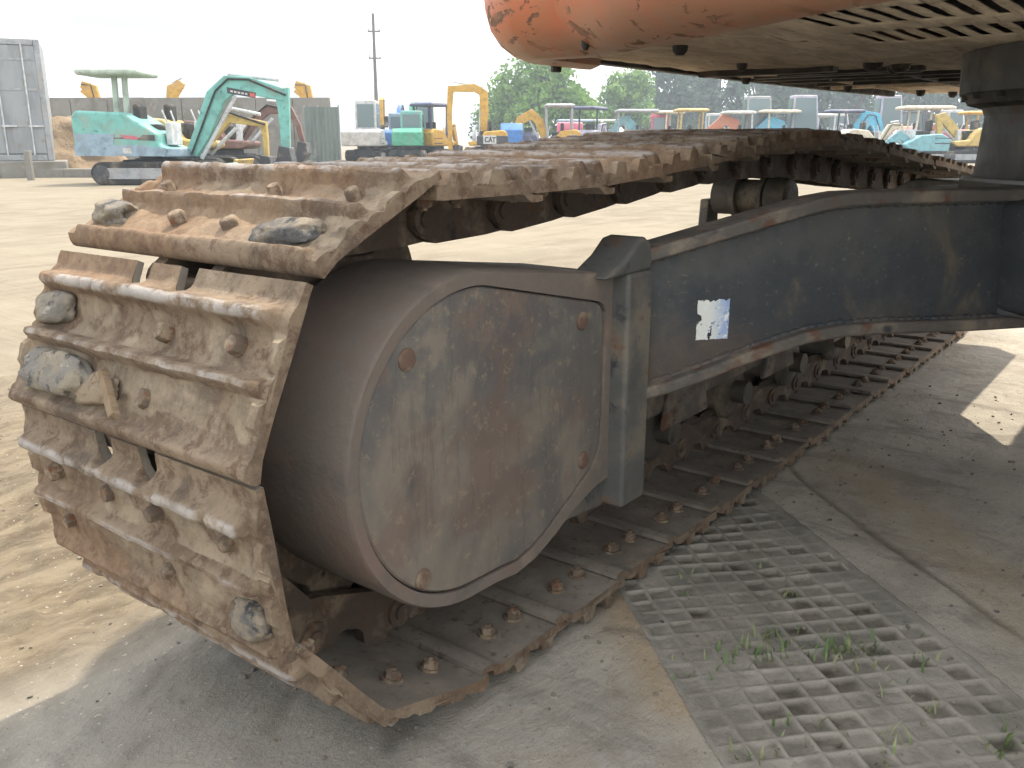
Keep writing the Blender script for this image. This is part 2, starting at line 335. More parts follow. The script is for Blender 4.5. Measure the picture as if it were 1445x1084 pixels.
def segdist(X, Y, pts):
    d = np.full(X.shape, 9.)
    for (x0, y0), (x1, y1) in zip(pts, pts[1:]):
        dx, dy = x1 - x0, y1 - y0; t_ = np.clip(((X - x0) * dx + (Y - y0) * dy) / (dx * dx + dy * dy), 0, 1)
        d = np.minimum(d, np.hypot(X - x0 - t_ * dx, Y - y0 - t_ * dy))
    return d
def sstep(x, a, b):
    t_ = np.clip((x - a) / (b - a), 0, 1); return t_ * t_ * (3 - 2 * t_)
CRACK = [(2.60, 1.0), (2.143, .754), (2.008, .65), (1.922, .554), (1.826, .434), (1.699, .293), (1.563, .124), (1.3, -.2)]
JOINT = [(1.20, .83), (1.144, .761), (1.128, .707), (1.07, .63), (1.012, .569), (.939, .481), (.90, .42), (.6, .05)]
JOINT2 = [(1.175, .70), (1.20, .655), (1.185, .62)]
def ground_height(X, Y):
    near = 1 - sstep(np.hypot(X - 1, Y - .6), 3.5, 9)
    z = near * (.022 * vf(X, Y, 1.6, 3, 1) + .010 * vf(X, Y, 11, 4, 5))
    dirt = sstep(Y, 1.15, 1.5) * near
    z = z + dirt * (.030 * vf(X * .8 + Y, Y * .8 - X, 6, 4, 9) + .032 * np.maximum(vf(X, Y, 24, 4, 14), .01))
    wob = .018 * vf(X, Y, 9, 4, 21)
    ck = np.exp(-((segdist(X, Y, CRACK) + wob) / .0075) ** 2) * sstep(vf(X, Y, 3, 3, 31), -.16, .05)
    jt = np.exp(-((segdist(X, Y, JOINT) + wob * 1.3) / .0065) ** 2) * sstep(vf(X, Y, 7, 3, 33), -.14, .02) + .8 * np.exp(-((segdist(X, Y, JOINT2) + wob) / .009) ** 2)
    for k, pl in enumerate(SCUFFS): jt = jt + .5 * np.exp(-((segdist(X, Y, pl) + wob) / .012) ** 2)
    z = z - .004 * ck - .004 * np.minimum(jt, 1)
    return z, np.clip(ck * .55 + jt * .5, 0, 1)
SCUFFS = []
rs = random.Random(3)
for k in range(26):
    x, y = rs.uniform(.3, 1.0), rs.uniform(.75, 1.25); a = rs.uniform(.2, 1.1); L = rs.uniform(.03, .12)
    SCUFFS.append([(x, y), (x + L * math.cos(a), y + L * math.sin(a))])
for k in range(40):
    x, y = rs.uniform(.2, 2.2), rs.uniform(1.3, 2.6); a = rs.uniform(.5, 1.2); L = rs.uniform(.05, .25)
    SCUFFS.append([(x, y), (x + L * math.cos(a), y + L * math.sin(a))])
def axis_pts(lo, hi, st, far, lo2=None):
    a = list(np.arange(lo, hi, st)); s_ = st
    up = [a[-1]]
    while up[-1] < far: s_ *= 1.16; up.append(up[-1] + s_)
    dn = [a[0]]; s_ = st
    while dn[-1] > -far: s_ *= 1.16; dn.append(dn[-1] - s_)
    return np.array(dn[:0:-1] + a + up[1:])
def grid_object(name, X, Y, Z, attrs, mat_, kind):
    ny, nx = X.shape
    me = bpy.data.meshes.new(name)
    co = np.stack([X, Y, Z], -1).reshape(-1, 3).astype(np.float32)
    i = np.arange(ny * nx).reshape(ny, nx)
    q = np.stack([i[:-1, :-1], i[:-1, 1:], i[1:, 1:], i[1:, :-1]], -1).reshape(-1, 4)
    me.vertices.add(len(co)); me.vertices.foreach_set('co', co.ravel())
    me.loops.add(q.size); me.loops.foreach_set('vertex_index', q.ravel().astype(np.int32))
    me.polygons.add(len(q)); me.polygons.foreach_set('loop_start', (np.arange(len(q)) * 4).astype(np.int32))
    me.update(calc_edges=True); me.polygons.foreach_set('use_smooth', [True] * len(q))
    for k, a in attrs.items():
        at = me.attributes.new(k, 'FLOAT', 'POINT'); at.data.foreach_set('value', a.ravel().astype(np.float32))
    me.materials.append(mat_); me.update()
    o = bpy.data.objects.new(name, me); COL.objects.link(o); o['kind'] = kind; return o
gx = axis_pts(-.05, 4.0, .0085, 300); gy = axis_pts(-.25, 2.3, .0085, 300)
X, Y = np.meshgrid(gx, gy)
Z, soil = ground_height(X, Y)
pa = (X - PO[0]) * E1[0] + (Y - PO[1]) * E1[1]; pb = (X - PO[0]) * E2[0] + (Y - PO[1]) * E2[1]
PA0, PA1, PB0, PB1 = -.62, 1.14, .0, .50
def pright(a): return .50 - .05 * np.clip(a, -1, 1.2)
inp = sstep(pa, PA0 + .01, PA0 + .03) * (1 - sstep(pa, PA1 - .03, PA1 - .01)) * sstep(pb, .012, .03) * (1 - sstep(pb - pright(pa), -.03, -.012))
Z = Z * (1 - inp) - .05 * inp
tan_ = np.exp(-((segdist(X, Y, [(2.2, .62), (1.85, .30), (1.55, .0)])) / .10) ** 2) * .75 + np.exp(-(segdist(X, Y, [(1.26, .72), (1.06, .50)]) / .055) ** 2) * 1.0
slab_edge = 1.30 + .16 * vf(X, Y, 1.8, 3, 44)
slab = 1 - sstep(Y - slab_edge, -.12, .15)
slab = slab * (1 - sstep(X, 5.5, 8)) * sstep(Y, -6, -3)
dirt_ = sstep(Y + .15 * vf(X, Y, 2.2, 3, 47), 1.1, 1.4) * (1 - sstep(np.hypot(X - .6, Y - 1.7) + 1.2 * vf(X, Y, 1.5, 3, 48), .8, 2.6))
grid_object('ground', X, Y, Z, dict(slab=slab, tan=tan_, soil=soil, dirt=dirt_, shade_balance=sstep(Y - .35 * X + .2 * vf(X, Y, 2, 3, 88), .15, .6)), M['ground'], 'structure')
# embossed paving strip: thin raised lattice round small sunken cells
st = .0028
A, B = np.meshgrid(np.arange(PA0, PA1, st), np.arange(PB0, .565, st))
ok = B <= pright(A) + .02
ca, cb = .0405, .0475
wa = A + .006 * vf(A, B, 6, 2, 51); wb = B + .006 * vf(A, B, 6, 2, 61)
ia = np.floor(wa / ca).astype(int); ib = np.floor(wb / cb).astype(int)
fa = np.abs(wa / ca - ia - .5) * ca; fb = np.abs(wb / cb - ib - .5) * cb
def cellr(i, j, s_): return vnoise(i * 1.0 + .0 * A, j * 1.0 + .0 * A, s_)
r1 = cellr(ia, ib, 71); r2 = cellr(ia, ib, 72); r3 = cellr(ia, ib, 73)
inside = sstep(ca / 2 - .0026 - fa, 0, .0034) * sstep(cb / 2 - .0026 - fb, 0, .0034)
depth = .0035 + .0075 * r1 ** 1.5
fill = sstep(vf(A, B, 5, 4, 81), -.04, .13)                    # soil silted over part of the cells
depth = depth * (1 - .75 * fill)
edge_blank = ((ib <= 1) & (r2 < .55)) | ((ib >= np.floor(pright(A) / cb) - 2) & (r2 < .5)) | ((r2 > .93) & (r3 > .5))
depth = np.where(edge_blank, .0008, depth)
depth = depth * (1 - sstep(B, pright(A) - .016, pright(A) - .004)) * sstep(B, .004, .016)
slope = 1 + .5 * (wa / ca - ia - .5) * (r3 - .3)
zp = -inside * depth * slope + .003 * vf(A, B, 12, 4, 91) + .0022 * vf(A, B, 60, 3, 92) * inside
PX = PO[0] + A * E1[0] + B * E2[0]; PY = PO[1] + A * E1[1] + B * E2[1]
gz, _ = ground_height(PX, PY)
rim = sstep(np.minimum(np.minimum(B, pright(A) - B), np.minimum(A - PA0, PA1 - A)), 0, .02)
zp = zp * rim + gz * (1 - .35 * rim) + .002 - .03 * (1 - sstep(pright(A) + .012 - B, 0, .008))
soilp = np.clip(inside * sstep(depth, .002, .008) * (.4 + .75 * r3) + .28 * fill, 0, 1) * rim
grid_object('paving', PX, PY, zp, dict(soil=soilp, ridge=(1 - inside) * rim), M['paving'], 'structure')
def gz_at(x, y): return float(ground_height(np.array([[x]]), np.array([[y]]))[0][0, 0])
# grass in the paving
g = MB()
tufts = [((1.24, .47), 26, .05), ((1.30, .46), 22, .05), ((1.205, .505), 18, .045), ((1.36, .335), 40, .05), ((1.33, .36), 26, .05), ((1.46, .49), 26, .03), ((1.50, .52), 26, .03), ((1.55, .56), 22, .03),
         ((1.42, .66), 16, .035), ((1.16, .53), 10, .045), ((1.13, .22), 16, .05), ((1.24, .10), 22, .05), ((1.015, .36), 16, .045), ((1.40, .25), 12, .04), ((1.27, .22), 10, .04), ((1.40, .60), 12, .03), ((1.32, .63), 10, .035),
         ((1.28, .40), 14, .04), ((1.62, .60), 14, .03), ((1.10, .34), 8, .04)]
for (x, y), n, hh in tufts:
    for k in range(n):
        px, py = x + rnd.gauss(0, .022), y + rnd.gauss(0, .022); a = rnd.uniform(0, 6.28); L = .62 * hh * rnd.uniform(.4, 1.3); wd = rnd.uniform(.0012, .0026)
        le = rnd.uniform(.2, .8) * L; z0 = gz_at(px, py) - .012
        dx, dy = math.cos(a), math.sin(a); sx_, sy_ = -dy * wd, dx * wd
        p1 = (px + dx * le * .35, py + dy * le * .35, z0 + L * .65); p2 = (px + dx * le, py + dy * le, z0 + L)
        g.add([(px - sx_, py - sy_, z0), (px + sx_, py + sy_, z0), (p1[0] + sx_, p1[1] + sy_, p1[2]), (p1[0] - sx_, p1[1] - sy_, p1[2]), p2], [(0, 1, 2, 3), (3, 2, 4)])
go = g.build('grass', M['grass'], smooth=0); go['kind'] = 'stuff'
def rock(mb, c, s, seed, rough=.35, sub=2, rot=None):
    bm = bmesh.new(); bmesh.ops.create_icosphere(bm, subdivisions=sub, radius=1)
    q = rot or Quaternion((0, 0, 1), seed * 1.7)
    vs = []
    for v in bm.verts:
        p = v.co.normalized(); k = 1 + rough * mn.fractal(p * 1.1 + Vector((seed * 3.1, 0, 0)), 1.25, 2, 4)
        k += .07 * mn.fractal(p * 5 + Vector((seed, 2, 0)), 1, 2, 3) if sub > 1 else 0
        p = Vector((max(-.97, min(.93, p.x * k)), max(-.95, min(.98, p.y * k)), max(-.9, min(.86, p.z * k))))
        vs.append(q @ Vector((p.x * s[0], p.y * s[1], p.z * s[2])) + Vector(c))
    mb.add(vs, [tuple(v.index for v in f.verts) for f in bm.faces]); bm.free()
g = MB()
for k in range(2600):
    if k < 900: x, y = rnd.uniform(.1, 3.2), rnd.uniform(-.1, .73)
    else: x, y = rnd.uniform(.1, 2.6), rnd.uniform(.75, 3.2)
    s_ = .0012 + .0042 * rnd.random() ** 4
    rock(g, (x, y, gz_at(x, y) + s_ * .35), (s_, s_ * rnd.uniform(.6, 1.2), s_ * rnd.uniform(.5, .9)), k, .4, 1)
o = g.build('gravel', M['stone'], smooth=0); o['kind'] = 'stuff'

# ------------------------------------------------------------------ the excavator we stand behind
XC = (2.45, 0, 0)
EX = empty('excavator', XC, world=True)
tag(EX, 'huge orange tracked excavator in front, its rusty near track and dark frame filling the picture', 'excavator')
YT, HW = .989, .26                    # track centre line and half width of a shoe
# chain pins: bottom run, idler, upper run, sprocket
SPX, SPZ, SPR = .877, .393, .307
pins = [(.914 + .19 * i, .084 if i == 0 else .082) for i in range(18)]
IDX, IDZ = pins[-1][0], .352
for k in range(1, 4): a = R_(-90 + 45 * k); pins.append((IDX + .27 * math.cos(a), IDZ + .27 * math.sin(a)))
up = [(4.144, .622), (3.84, .648), (3.42, .680), (3.02, .706), (2.63, .739), (2.32, .758), (2.07, .760), (1.78, .746), (1.53, .725), (1.27, .706), (1.07, .697), (.93, .700), (.794, .698)]
def up_z(x):
    for (x0, z0), (x1, z1) in zip(up, up[1:]):
        if x1 <= x <= x0: return z1 + (z0 - z1) * (x - x1) / (x0 - x1)
    return up[-1][1]
nT = 18
pins += [(4.144 - (4.144 - .794) * k / nT, up_z(4.144 - (4.144 - .794) * k / nT)) for k in range(nT + 1)]
pins += [(.637, .602), (.580, .438), (.618, .258), (.738, .122)]
NP = len(pins)
OUT = [(-.040, -.0150), (-.032, -.0150), (-.024, -.0146), (-.0185, -.0135), (-.013, -.0105), (-.008, -.0045), (-.003, -.0008), (.003, .0012), (.008, .007), (.0115, .016), (.015, .023), (.019, .026), (.024, .026), (.028, .024), (.0315, .017), (.0345, .008), (.040, .002), (.048, 0),
       (.056, 0), (.064, 0), (.072, 0), (.080, .0005), (.085, .003), (.0885, .009), (.0915, .018), (.095, .0225), (.1005, .0225), (.104, .018), (.107, .009), (.110, .003), (.116, 0), (.124, 0), (.132, 0), (.139, 0), (.145, .001),
       (.150, .004), (.1535, .010), (.156, .019), (.159, .0245), (.163, .026), (.169, .026), (.174, .024), (.1765, .018), (.177, .006), (.177, -.006), (.1765, -.011)]
INN = [(.165, -.012), (.12, -.012), (.08, -.012), (.04, -.012), (.012, -.012), (.002, -.014), (-.006, -.020), (-.014, -.0240), (-.028, -.0245), (-.040, -.0235)]
NOT = (-.045, .052)
def shoe_mesh(seed, fine=1, bent=False):
    vs_ = set(np.round(np.linspace(-HW, HW, 90 if fine else 48), 4))
    for n_ in NOT:
        for d in (-.02, -.0185, -.017, -.0165, -.014, -.010, -.005, 0, .005, .010, .014, .0165, .017, .0185, .02): vs_.add(round(n_ + d, 4))
    for d in (.0215, .019, .0165, .0145, .0125, .0105, .008, .005, .002): vs_.update((round(HW - d, 4), round(d - HW, 4)))
    V = sorted(vs_); prof = OUT + INN; n = len(prof); no = len(OUT); le = -.040
    if bent:
        o2 = [((u * .55 if u < 0 else u), max(w_, -.001) if u < 0 else w_) for u, w_ in OUT if u < .140] + [(.146, .0005), (.154, 0), (.162, 0), (.169, .0008), (.1735, .003), (.177, .007), (.180, .0105), (.1835, .0118), (.187, .0105), (.190, .007), (.1925, .0025), (.1945, -.003), (.1955, -.009), (.195, -.0155), (.192, -.0195)]
        i2 = [(.182, -.0170), (.168, -.0135), (.12, -.012), (.08, -.012), (.04, -.012), (.012, -.0115), (.002, -.011), (-.006, -.0105), (-.014, -.0105), (-.022, -.0105)]
        prof = o2 + i2; no = len(o2); n = len(prof); le = -.022
    vs = []; mud = []
    for v in V:
        ue = -1
        for n_ in NOT:
            d = abs(v - n_)
            if d < .0165: ue = max(ue, le + (.016 if bent else .020) + .022 * math.sqrt(max(0, 1 - (d / .0168) ** 2)))
            elif d < .0185: ue = max(ue, le + (.014 if bent else .018) * (1 - (d - .0165) / .002))
        en = max(0, (abs(v) - (HW - .022)) / .022); wall = 1.0 if en > .42 else max(0, (en - .12) / .30)
        for k, (u, w_) in enumerate(prof):
            q = 1.0; md = 0
            if k < no and w_ > .006:                                     # grouser: chamfered ends, worn and chipped tips
                w_ = .003 + (w_ - .003) * (1 - .85 * min(1, max(0, en - .1) / .22))
                q = fbm(u * 25 + seed, v * 14, seed * .7, 4)
                w_ -= max(0, q * .006) * (w_ / .026) + max(0, fbm(seed * 3., v * 40, u * 20, 3) - .45) * .022 * (w_ / .026)
                u += .0016 * fbm(seed, v * 22, 3 + u * 5, 3)
            elif k < no and -.004 < w_:                                  # panels: crust of mud
                m = fbm(u * 16 + seed * 2.3, v * 12, seed, 5)
                w_ += max(0, m + .05) * (.0065 if .034 < u < .158 else .002) + .0012 * fbm(u * 90, v * 90, seed, 3)
                md = min(1, max(0, m * 2.6 + .42)) * (1 if .036 < u < .155 else .45)
                w_ += (.0195 + .0022 * fbm(seed, u * 9, v, 2)) * wall * ((.42 if bent else 1) if (.045 < u < .075 or .115 < u < .143) else 0)
            mud.append(md)
            if ue > -1 and u < ue: u = ue; w_ = w_ if bent else max(w_, -.0205)
            vs.append((u, v + .0006 * en * fbm(u * 60, seed, 1, 3), w_))
    fs = []
    m_ = len(V)
    for j in range(m_ - 1):
        for k in range(n): fs.append((j * n + k, j * n + (k + 1) % n, (j + 1) * n + (k + 1) % n, (j + 1) * n + k))
    fs += [tuple(range(n))[::-1], tuple(range((m_ - 1) * n, m_ * n))]
    b = MB(); b.add(vs, fs)
    b.mi = [2 if (i < (m_ - 1) * n and i % n >= no - 1) else 0 for i in range(len(fs))]
    b.mat(1)
    r_ = random.Random(seed)
    for v in (-.19, -.058, .050, .19):
        for u in ((.060, .139) if bent else (.060, .126)):
            # worn dome of the bolt head outside
            rr = r_.uniform(.010, .0135); hh = r_.uniform(.008, .015); k6 = 7
            du, dv = r_.uniform(-.003, .003), r_.uniform(-.003, .003)
            if r_.random() < .88:
                b.lathe([(-.006, rr), (hh * .6, rr * r_.uniform(.9, 1)), (hh * .9, rr * .75), (hh, rr * .3)], (u + du, v + dv, .003), 'z', k6)
            if abs(v) > .1:                                              # nut and washer on the inner face
                b.lathe([(-.016, .0165), (-.012, .0165)], (u, v, .0), 'z', 14)
                h2 = r_.uniform(.012, .017)
                b.lathe([(-.012 - h2, .0085), (-.012 - h2 + .003, .0122), (-.015, .0125)], (u, v, .0), 'z', 6)
                b.lathe([(-.012 - h2 - .004, .005), (-.012 - h2, .0055)], (u, v, .0), 'z', 8)
    me = b.mesh('track_shoe', [M['shoe'], M['bolt'], M['inner']], 40)
    at = me.attributes.new('mud', 'FLOAT', 'POINT'); at.data.foreach_set('value', mud + [.3] * (len(me.vertices) - len(mud)))
    return me
shoes_fine = [shoe_mesh(s_, 1) for s_ in (1, 2, 3, 4, 5, 6)]; shoes_bent = [shoe_mesh(s_, 1, True) for s_ in (21, 22, 23, 24, 25)]
shoes_std = [shoe_mesh(s_, 0) for s_ in (11, 12, 13, 14)]
LP = [(-.024, -.078), (-.012, -.090), (.03, -.093), (.165, -.093), (.196, -.083), (.214, -.064), (.214, -.044), (.198, -.029), (.176, -.025), (.168, -.0125), (.124, -.0125), (.117, -.030), (.108, -.037), (.086, -.037), (.077, -.030), (.070, -.0125), (.022, -.0125), (.010, -.026), (-.016, -.034), (-.028, -.05)]
def link_mesh():
    b = MB()
    for sg in (-1, 1):
        def sh(u): t_ = min(1, max(0, (u - .06) / .07)); return sg * (.047 + .014 * t_ * t_ * (3 - 2 * t_))
        n = len(LP); lo = [(u, sh(u) - .011, w_) for u, w_ in LP]; hi = [(u, sh(u) + .011, w_) for u, w_ in LP]
        fs = [tuple(range(n))[::-1], tuple(range(n, 2 * n))] + [(i, (i + 1) % n, n + (i + 1) % n, n + i) for i in range(n)]
        b.add(lo + hi, fs)
        b.lathe([(-.004, .026), (.004, .024)], (.19, sg * .072, -.055), 'y', 18)
        b.lathe([(-.005, .014), (.005, .013)], (.19, sg * .076, -.055), 'y', 14)
        for u in (.046, .146): b.lathe([(-.031, .0105), (-.02, .011), (-.0125, .011)], (u, sg * .055, .0), 'z', 6)
    b.lathe([(-.068, .021), (.068, .021)], (0, 0, -.055), 'y', 18)
    return b.mesh('track_link', M['link'], 35)
LK = link_mesh()
BENT = {NP - 5: ((.807, .717), (-.907, -.421)), NP - 4: ((.632, .620), (-.44, -.898)), NP - 3: ((.566, .440), (.108, -.994)), NP - 2: ((.603, .263), (.614, -.789)), NP - 1: ((.712, .132), (.958, -.287))}
def chain_matrix(i):
    (x0, z0), (x1, z1) = pins[i], pins[(i + 1) % NP]
    if i in BENT: (x0, z0), (dx_, dz_) = BENT[i]; x1, z1 = x0 + dx_, z0 + dz_
    d = Vector((x1 - x0, 0, z1 - z0)).normalized(); ux, uz = d.x, d.z
    w_ = Vector((uz, 0, -ux)); p = Vector((x0, YT, z0)) + w_ * .05
    return Matrix(((ux, 0, w_.x, p.x), (0, -1, 0, p.y), (uz, 0, w_.z, p.z), (0, 0, 0, 1)))
SHOE_AT = {}
for i in range(NP):
    fine = i in (NP - 5, NP - 4, NP - 3, NP - 2, NP - 1, 0, NP - 6, 1)
    src = shoes_fine[(NP - i) % 6] if fine else shoes_std[i % 4]
    if i >= NP - 5: src = shoes_bent[i - NP + 5]
    mt = chain_matrix(i); tr = Matrix.Translation(-Vector(XC))
    jit = Matrix.Rotation(R_(rnd.uniform(-.5, .5)), 4, 'Z') @ Matrix.Translation((0, rnd.uniform(-.003, .003), 0))
    o = bpy.data.objects.new('track_shoe', src); COL.objects.link(o); o.parent = EX; o.matrix_local = tr @ mt @ jit; SHOE_AT[i] = mt
    o = bpy.data.objects.new('track_link', LK); COL.objects.link(o); o.parent = EX; o.matrix_local = tr @ mt
# sprocket, idler, rollers, frame
b = MB(); teeth = []
for k in range(240):
    a = 2 * math.pi * k / 240; r_ = .262 + .030 * max(-.3, math.cos(a * 20 / 2 * 1.0)) 
    teeth.append((SPX + r_ * math.cos(a), SPZ + r_ * math.sin(a)))
b.prism(teeth, YT - .028, YT + .028, 1); b.lathe([(-.09, .2), (.12, .2), (.14, .17)], (SPX, YT, SPZ), 'y', 40)
b.build('sprocket', M['link'], EX, .003)
b = MB(); b.lathe([(-.09, .05), (-.085, .17), (-.04, .205), (-.03, .232), (.03, .232), (.04, .205), (.085, .17), (.09, .05)], (IDX, YT, IDZ - .0), 'y', 48); b.build('idler', M['link'], EX)
for k in range(7):
    b = MB(); b.lathe([(-.10, .03), (-.098, .062), (-.088, .075), (-.076, .075), (-.070, .058), (-.035, .058), (.035, .058), (.070, .058), (.076, .075), (.088, .075), (.098, .062), (.10, .03)], (1.30 + .4 * k, YT, .183), 'y', 28)
    b.lathe([(-.135, .03), (.135, .03)], (1.30 + .4 * k, YT, .183), 'y', 12); b.build('track_roller', M['roller'], EX)
b = MB(); CRX = 2.36
b.lathe([(-.115, .02), (-.113, .042), (-.105, .052), (-.06, .055), (-.052, .055), (-.050, .044), (-.046, .044), (-.044, .055), (-.030, .055), (-.028, .046), (.028, .046), (.03, .058), (.044, .058), (.048, .05), (.10, .05), (.105, .04), (.11, .02)], (CRX, YT, .660), 'y', 36)
cr = b.build('carrier_roller', M['roller'], EX)
b = MB(); b.prism([(CRX - .05, .44), (CRX + .05, .44), (CRX + .03, .65), (CRX - .03, .65)], YT + .112, YT + .14, 1).build('roller_bracket', M['flange'], cr, .004)
b = MB()
for sg in (1,):
    b.prism([(YT - .125, .235), (YT - .085, .225), (YT + .085, .225), (YT + .125, .235), (YT + .125, .44), (YT + .08, .49), (YT - .08, .49), (YT - .125, .44)], 1.21, 3.72, 0)
b.box((3.72, YT - .06, .28), (4.0, YT + .06, .42))
tf = b.build('track_frame', M['flange'], EX, .008)
for k in range(4):
    b = MB(); x = 1.75 + .55 * k
    b.prism([(x - .11, .20), (x + .11, .20), (x + .08, .30), (x - .08, .30)], YT - .138, YT - .1255, 1); b.build('roller_guide', M['flange'], tf, .004)
# far side track, hardly to be seen: whole belt as one part
b = MB()
for i in range(NP):
    mt = chain_matrix(i)
    prof = [(-.03, 0), (.018, 0), (.025, .025), (.038, .025), (.048, 0), (.095, 0), (.103, .022), (.111, .022), (.12, 0), (.16, 0), (.17, .025), (.186, .025), (.19, -.012), (-.03, -.012)]
    n = len(prof); vs = []
    for v in (-HW, HW):
        for u, w_ in prof: p = mt @ Vector((u, v, w_)); vs.append((p.x, p.y - 2 * YT, p.z))
    b.add(vs, [tuple(range(n)), tuple(range(n, 2 * n))] + [(k, (k + 1) % n, n + (k + 1) % n, n + k) for k in range(n)])
b.box((1.0, -YT - .11, .2), (3.9, -YT + .11, .6)); b.lathe([(-.1, .25), (.1, .25)], (SPX, -YT, SPZ), 'y', 32); b.lathe([(-.1, .23), (.1, .23)], (IDX, -YT, IDZ), 'y', 32)
b.build('crawler_track', M['shoe'], EX)
# motor guard: barrel with a lip, cover plate set in
GX, GZ, GR = .880, .409, .234
def arc(cx, cz, r, a0, a1, n): return [(cx + r * math.cos(R_(a0 + (a1 - a0) * k / n)), cz + r * math.sin(R_(a0 + (a1 - a0) * k / n))) for k in range(n + 1)]
lip = arc(GX, GZ, GR, 88, 272, 44) + [(.93, .1735), (.975, .168), (1.02, .174), (1.06, .188), (1.13, .219), (1.19, .240), (1.235, .246), (1.26, .256), (1.262, .36), (1.262, .45), (1.262, .585), (1.24, .600)]
inn = arc(GX, GZ, GR - .020, 84, 270, 44) + [(.94, .192), (.98, .188), (1.02, .196), (1.06, .212), (1.12, .243), (1.165, .268), (1.195, .288), (1.209, .315), (1.213, .36), (1.213, .54), (1.205, .553), (1.19, .560)]
YG = .742
def resamp(poly, n):
    P_ = [Vector((p[0], 0, p[1])) for p in poly]; P_.append(P_[0]); L = [0]
    for a, b_ in zip(P_, P_[1:]): L.append(L[-1] + (b_ - a).length)
    out = []
    for k in range(n):
        t_ = L[-1] * k / n; j = max(i for i in range(len(L) - 1) if L[i] <= t_)
        q = P_[j].lerp(P_[j + 1], (t_ - L[j]) / max(1e-9, L[j + 1] - L[j])); out.append((q.x, q.z))
    return out
b = MB(); n = len(lip); assert n == len(inn)
def loop(poly, y, k=1): return [(p[0], y, p[1]) for p in poly]
def shrink(poly, f): return [(GX + .05 + (x - GX - .05) * f, GZ + (z - GZ) * f) for x, z in poly]
b.loft([loop(lip, YG + .19), loop(lip, YG + .006), loop(shrink(lip, .988), YG), loop(inn, YG + .001), loop(inn, YG + .016)], cap=True)
gd = b.build('motor_guard', M['barrel'], EX, 0, 30)
for k in range(5):
    pass
b = MB(); cv = shrink(inn, .988); b.loft([loop(cv, YG + .017), loop(cv, YG + .0055), loop(shrink(inn, .976), YG + .003)]); cp = b.build('cover_plate', M['cover'], gd, 0, 30)
for (x, z) in ((.755, .548), (1.145, .535), (1.158, .300), (.772, .245)):
    b = MB(); b.lathe([(0, .0145), (-.003, .0145), (-.006, .012), (-.007, .005)], (x, YG + .004, z), 'y', 24); b.build('mounting_bolt', M['rustbolt'], cp)
# pillar at the end of the leg, with its rounded lug
b = MB(); b.box((1.232, .712, .196), (1.312, .80, .60)); b.prism([(1.17, .598), (1.312, .598), (1.316, .62), (1.306, .645), (1.29, .655), (1.268, .652), (1.235, .628), (1.20, .612)], .716, .79, 1)
b.prism([(1.0, .246), (1.06, .205), (1.25, .19), (1.32, .19), (1.34, .21), (1.26, .262)], .752, .80, 1)
b.build('frame_pillar', M['pillar'], EX, .026, 35, 5)
# leg of the frame: web with top and bottom flange, swept from the pillar up to the centre frame
A0 = Vector((1.31, .742)); LD = Vector((math.cos(R_(-35)), math.sin(R_(-35)))); LN = Vector((-LD.y, LD.x))
TOPC = [(-.03, .600), (.0, .609), (.12, .637), (.26, .670), (.34, .688), (.40, .696), (.48, .698), (1.35, .698)]
BOTC = [(-.03, .385), (.0, .392), (.06, .402), (.13, .420), (.20, .440), (.27, .458), (.33, .472), (.40, .479), (.50, .479), (.70, .472), (1.35, .465)]
def lp(s_, n_, z): p = A0 + LD * s_ + LN * n_; return (p.x, p.y, z)
def along(curve, s_):
    for (a, za), (b_, zb) in zip(curve, curve[1:]):
        if a <= s_ <= b_: return za + (zb - za) * (s_ - a) / (b_ - a)
S_ = sorted(set([c_[0] for c_ in TOPC + BOTC] + [.7, 1.0]))
b = MB(); b.loft([[lp(s_, 0, along(BOTC, s_)), lp(s_, .045, along(BOTC, s_)), lp(s_, .045, along(TOPC, s_)), lp(s_, 0, along(TOPC, s_))] for s_ in S_])
lg = b.build('frame_leg', M['leg'], EX, 0, 30)
b = MB(); b.loft([[lp(s_, -.022, along(TOPC, s_) - .001), lp(s_, .055, along(TOPC, s_) - .001), lp(s_, .055, along(TOPC, s_) + .022), lp(s_, -.022, along(TOPC, s_) + .022)] for s_ in S_]); b.build('top_flange', M['flange'], lg, .004, 30)
b = MB(); b.loft([[lp(s_, -.028, along(BOTC, s_) - .020), lp(s_, .055, along(BOTC, s_) - .020), lp(s_, .055, along(BOTC, s_) + .002), lp(s_, -.028, along(BOTC, s_) + .002)] for s_ in S_]); b.build('bottom_flange', M['flange'], lg, .005, 30)
# weld beads
for crv, dz in ((TOPC, -.001), (BOTC, .002)):
    b = MB(); pts = []; rr = []
    for k in range(200):
        s_ = -.02 + 1.3 * k / 199; pts.append(lp(s_, -.001, along(crv, s_) + dz)); rr.append(.006 + .0018 * math.sin(k * 2.1) + .001 * math.sin(k * .7))
    b.tube(pts, rr, 8); b.build('weld_seam', M['leg'], lg)
# torn sticker on the web
b = MB(); N = 18; rs = random.Random(5); pl = []
for k in range(N): pl.append((-.032 + .064 * k / N, -.036 + .0015 * rs.random()))
for k in range(N): pl.append((.032 - .001 * rs.random(), -.036 + .072 * k / N))
for k in range(N): pl.append((.032 - .064 * k / N, .036 - .005 * rs.random() * (1 if rs.random() < .5 else .25)))
for k in range(N): pl.append((-.032 + (.012 * rs.random() if 5 < k < 11 else .001 * rs.random()), .036 - .072 * k / N))
b.prism(pl, -.0006, .0006, 1); me = b.mesh('sticker', M['sticker'], 0)
stk = link('sticker', me, lg); sp = lp(.148, -.0012, .503)
stk.location = sp; stk.rotation_euler = (0, 0, R_(-35)); stk['label'] = 'torn square white and blue sticker'
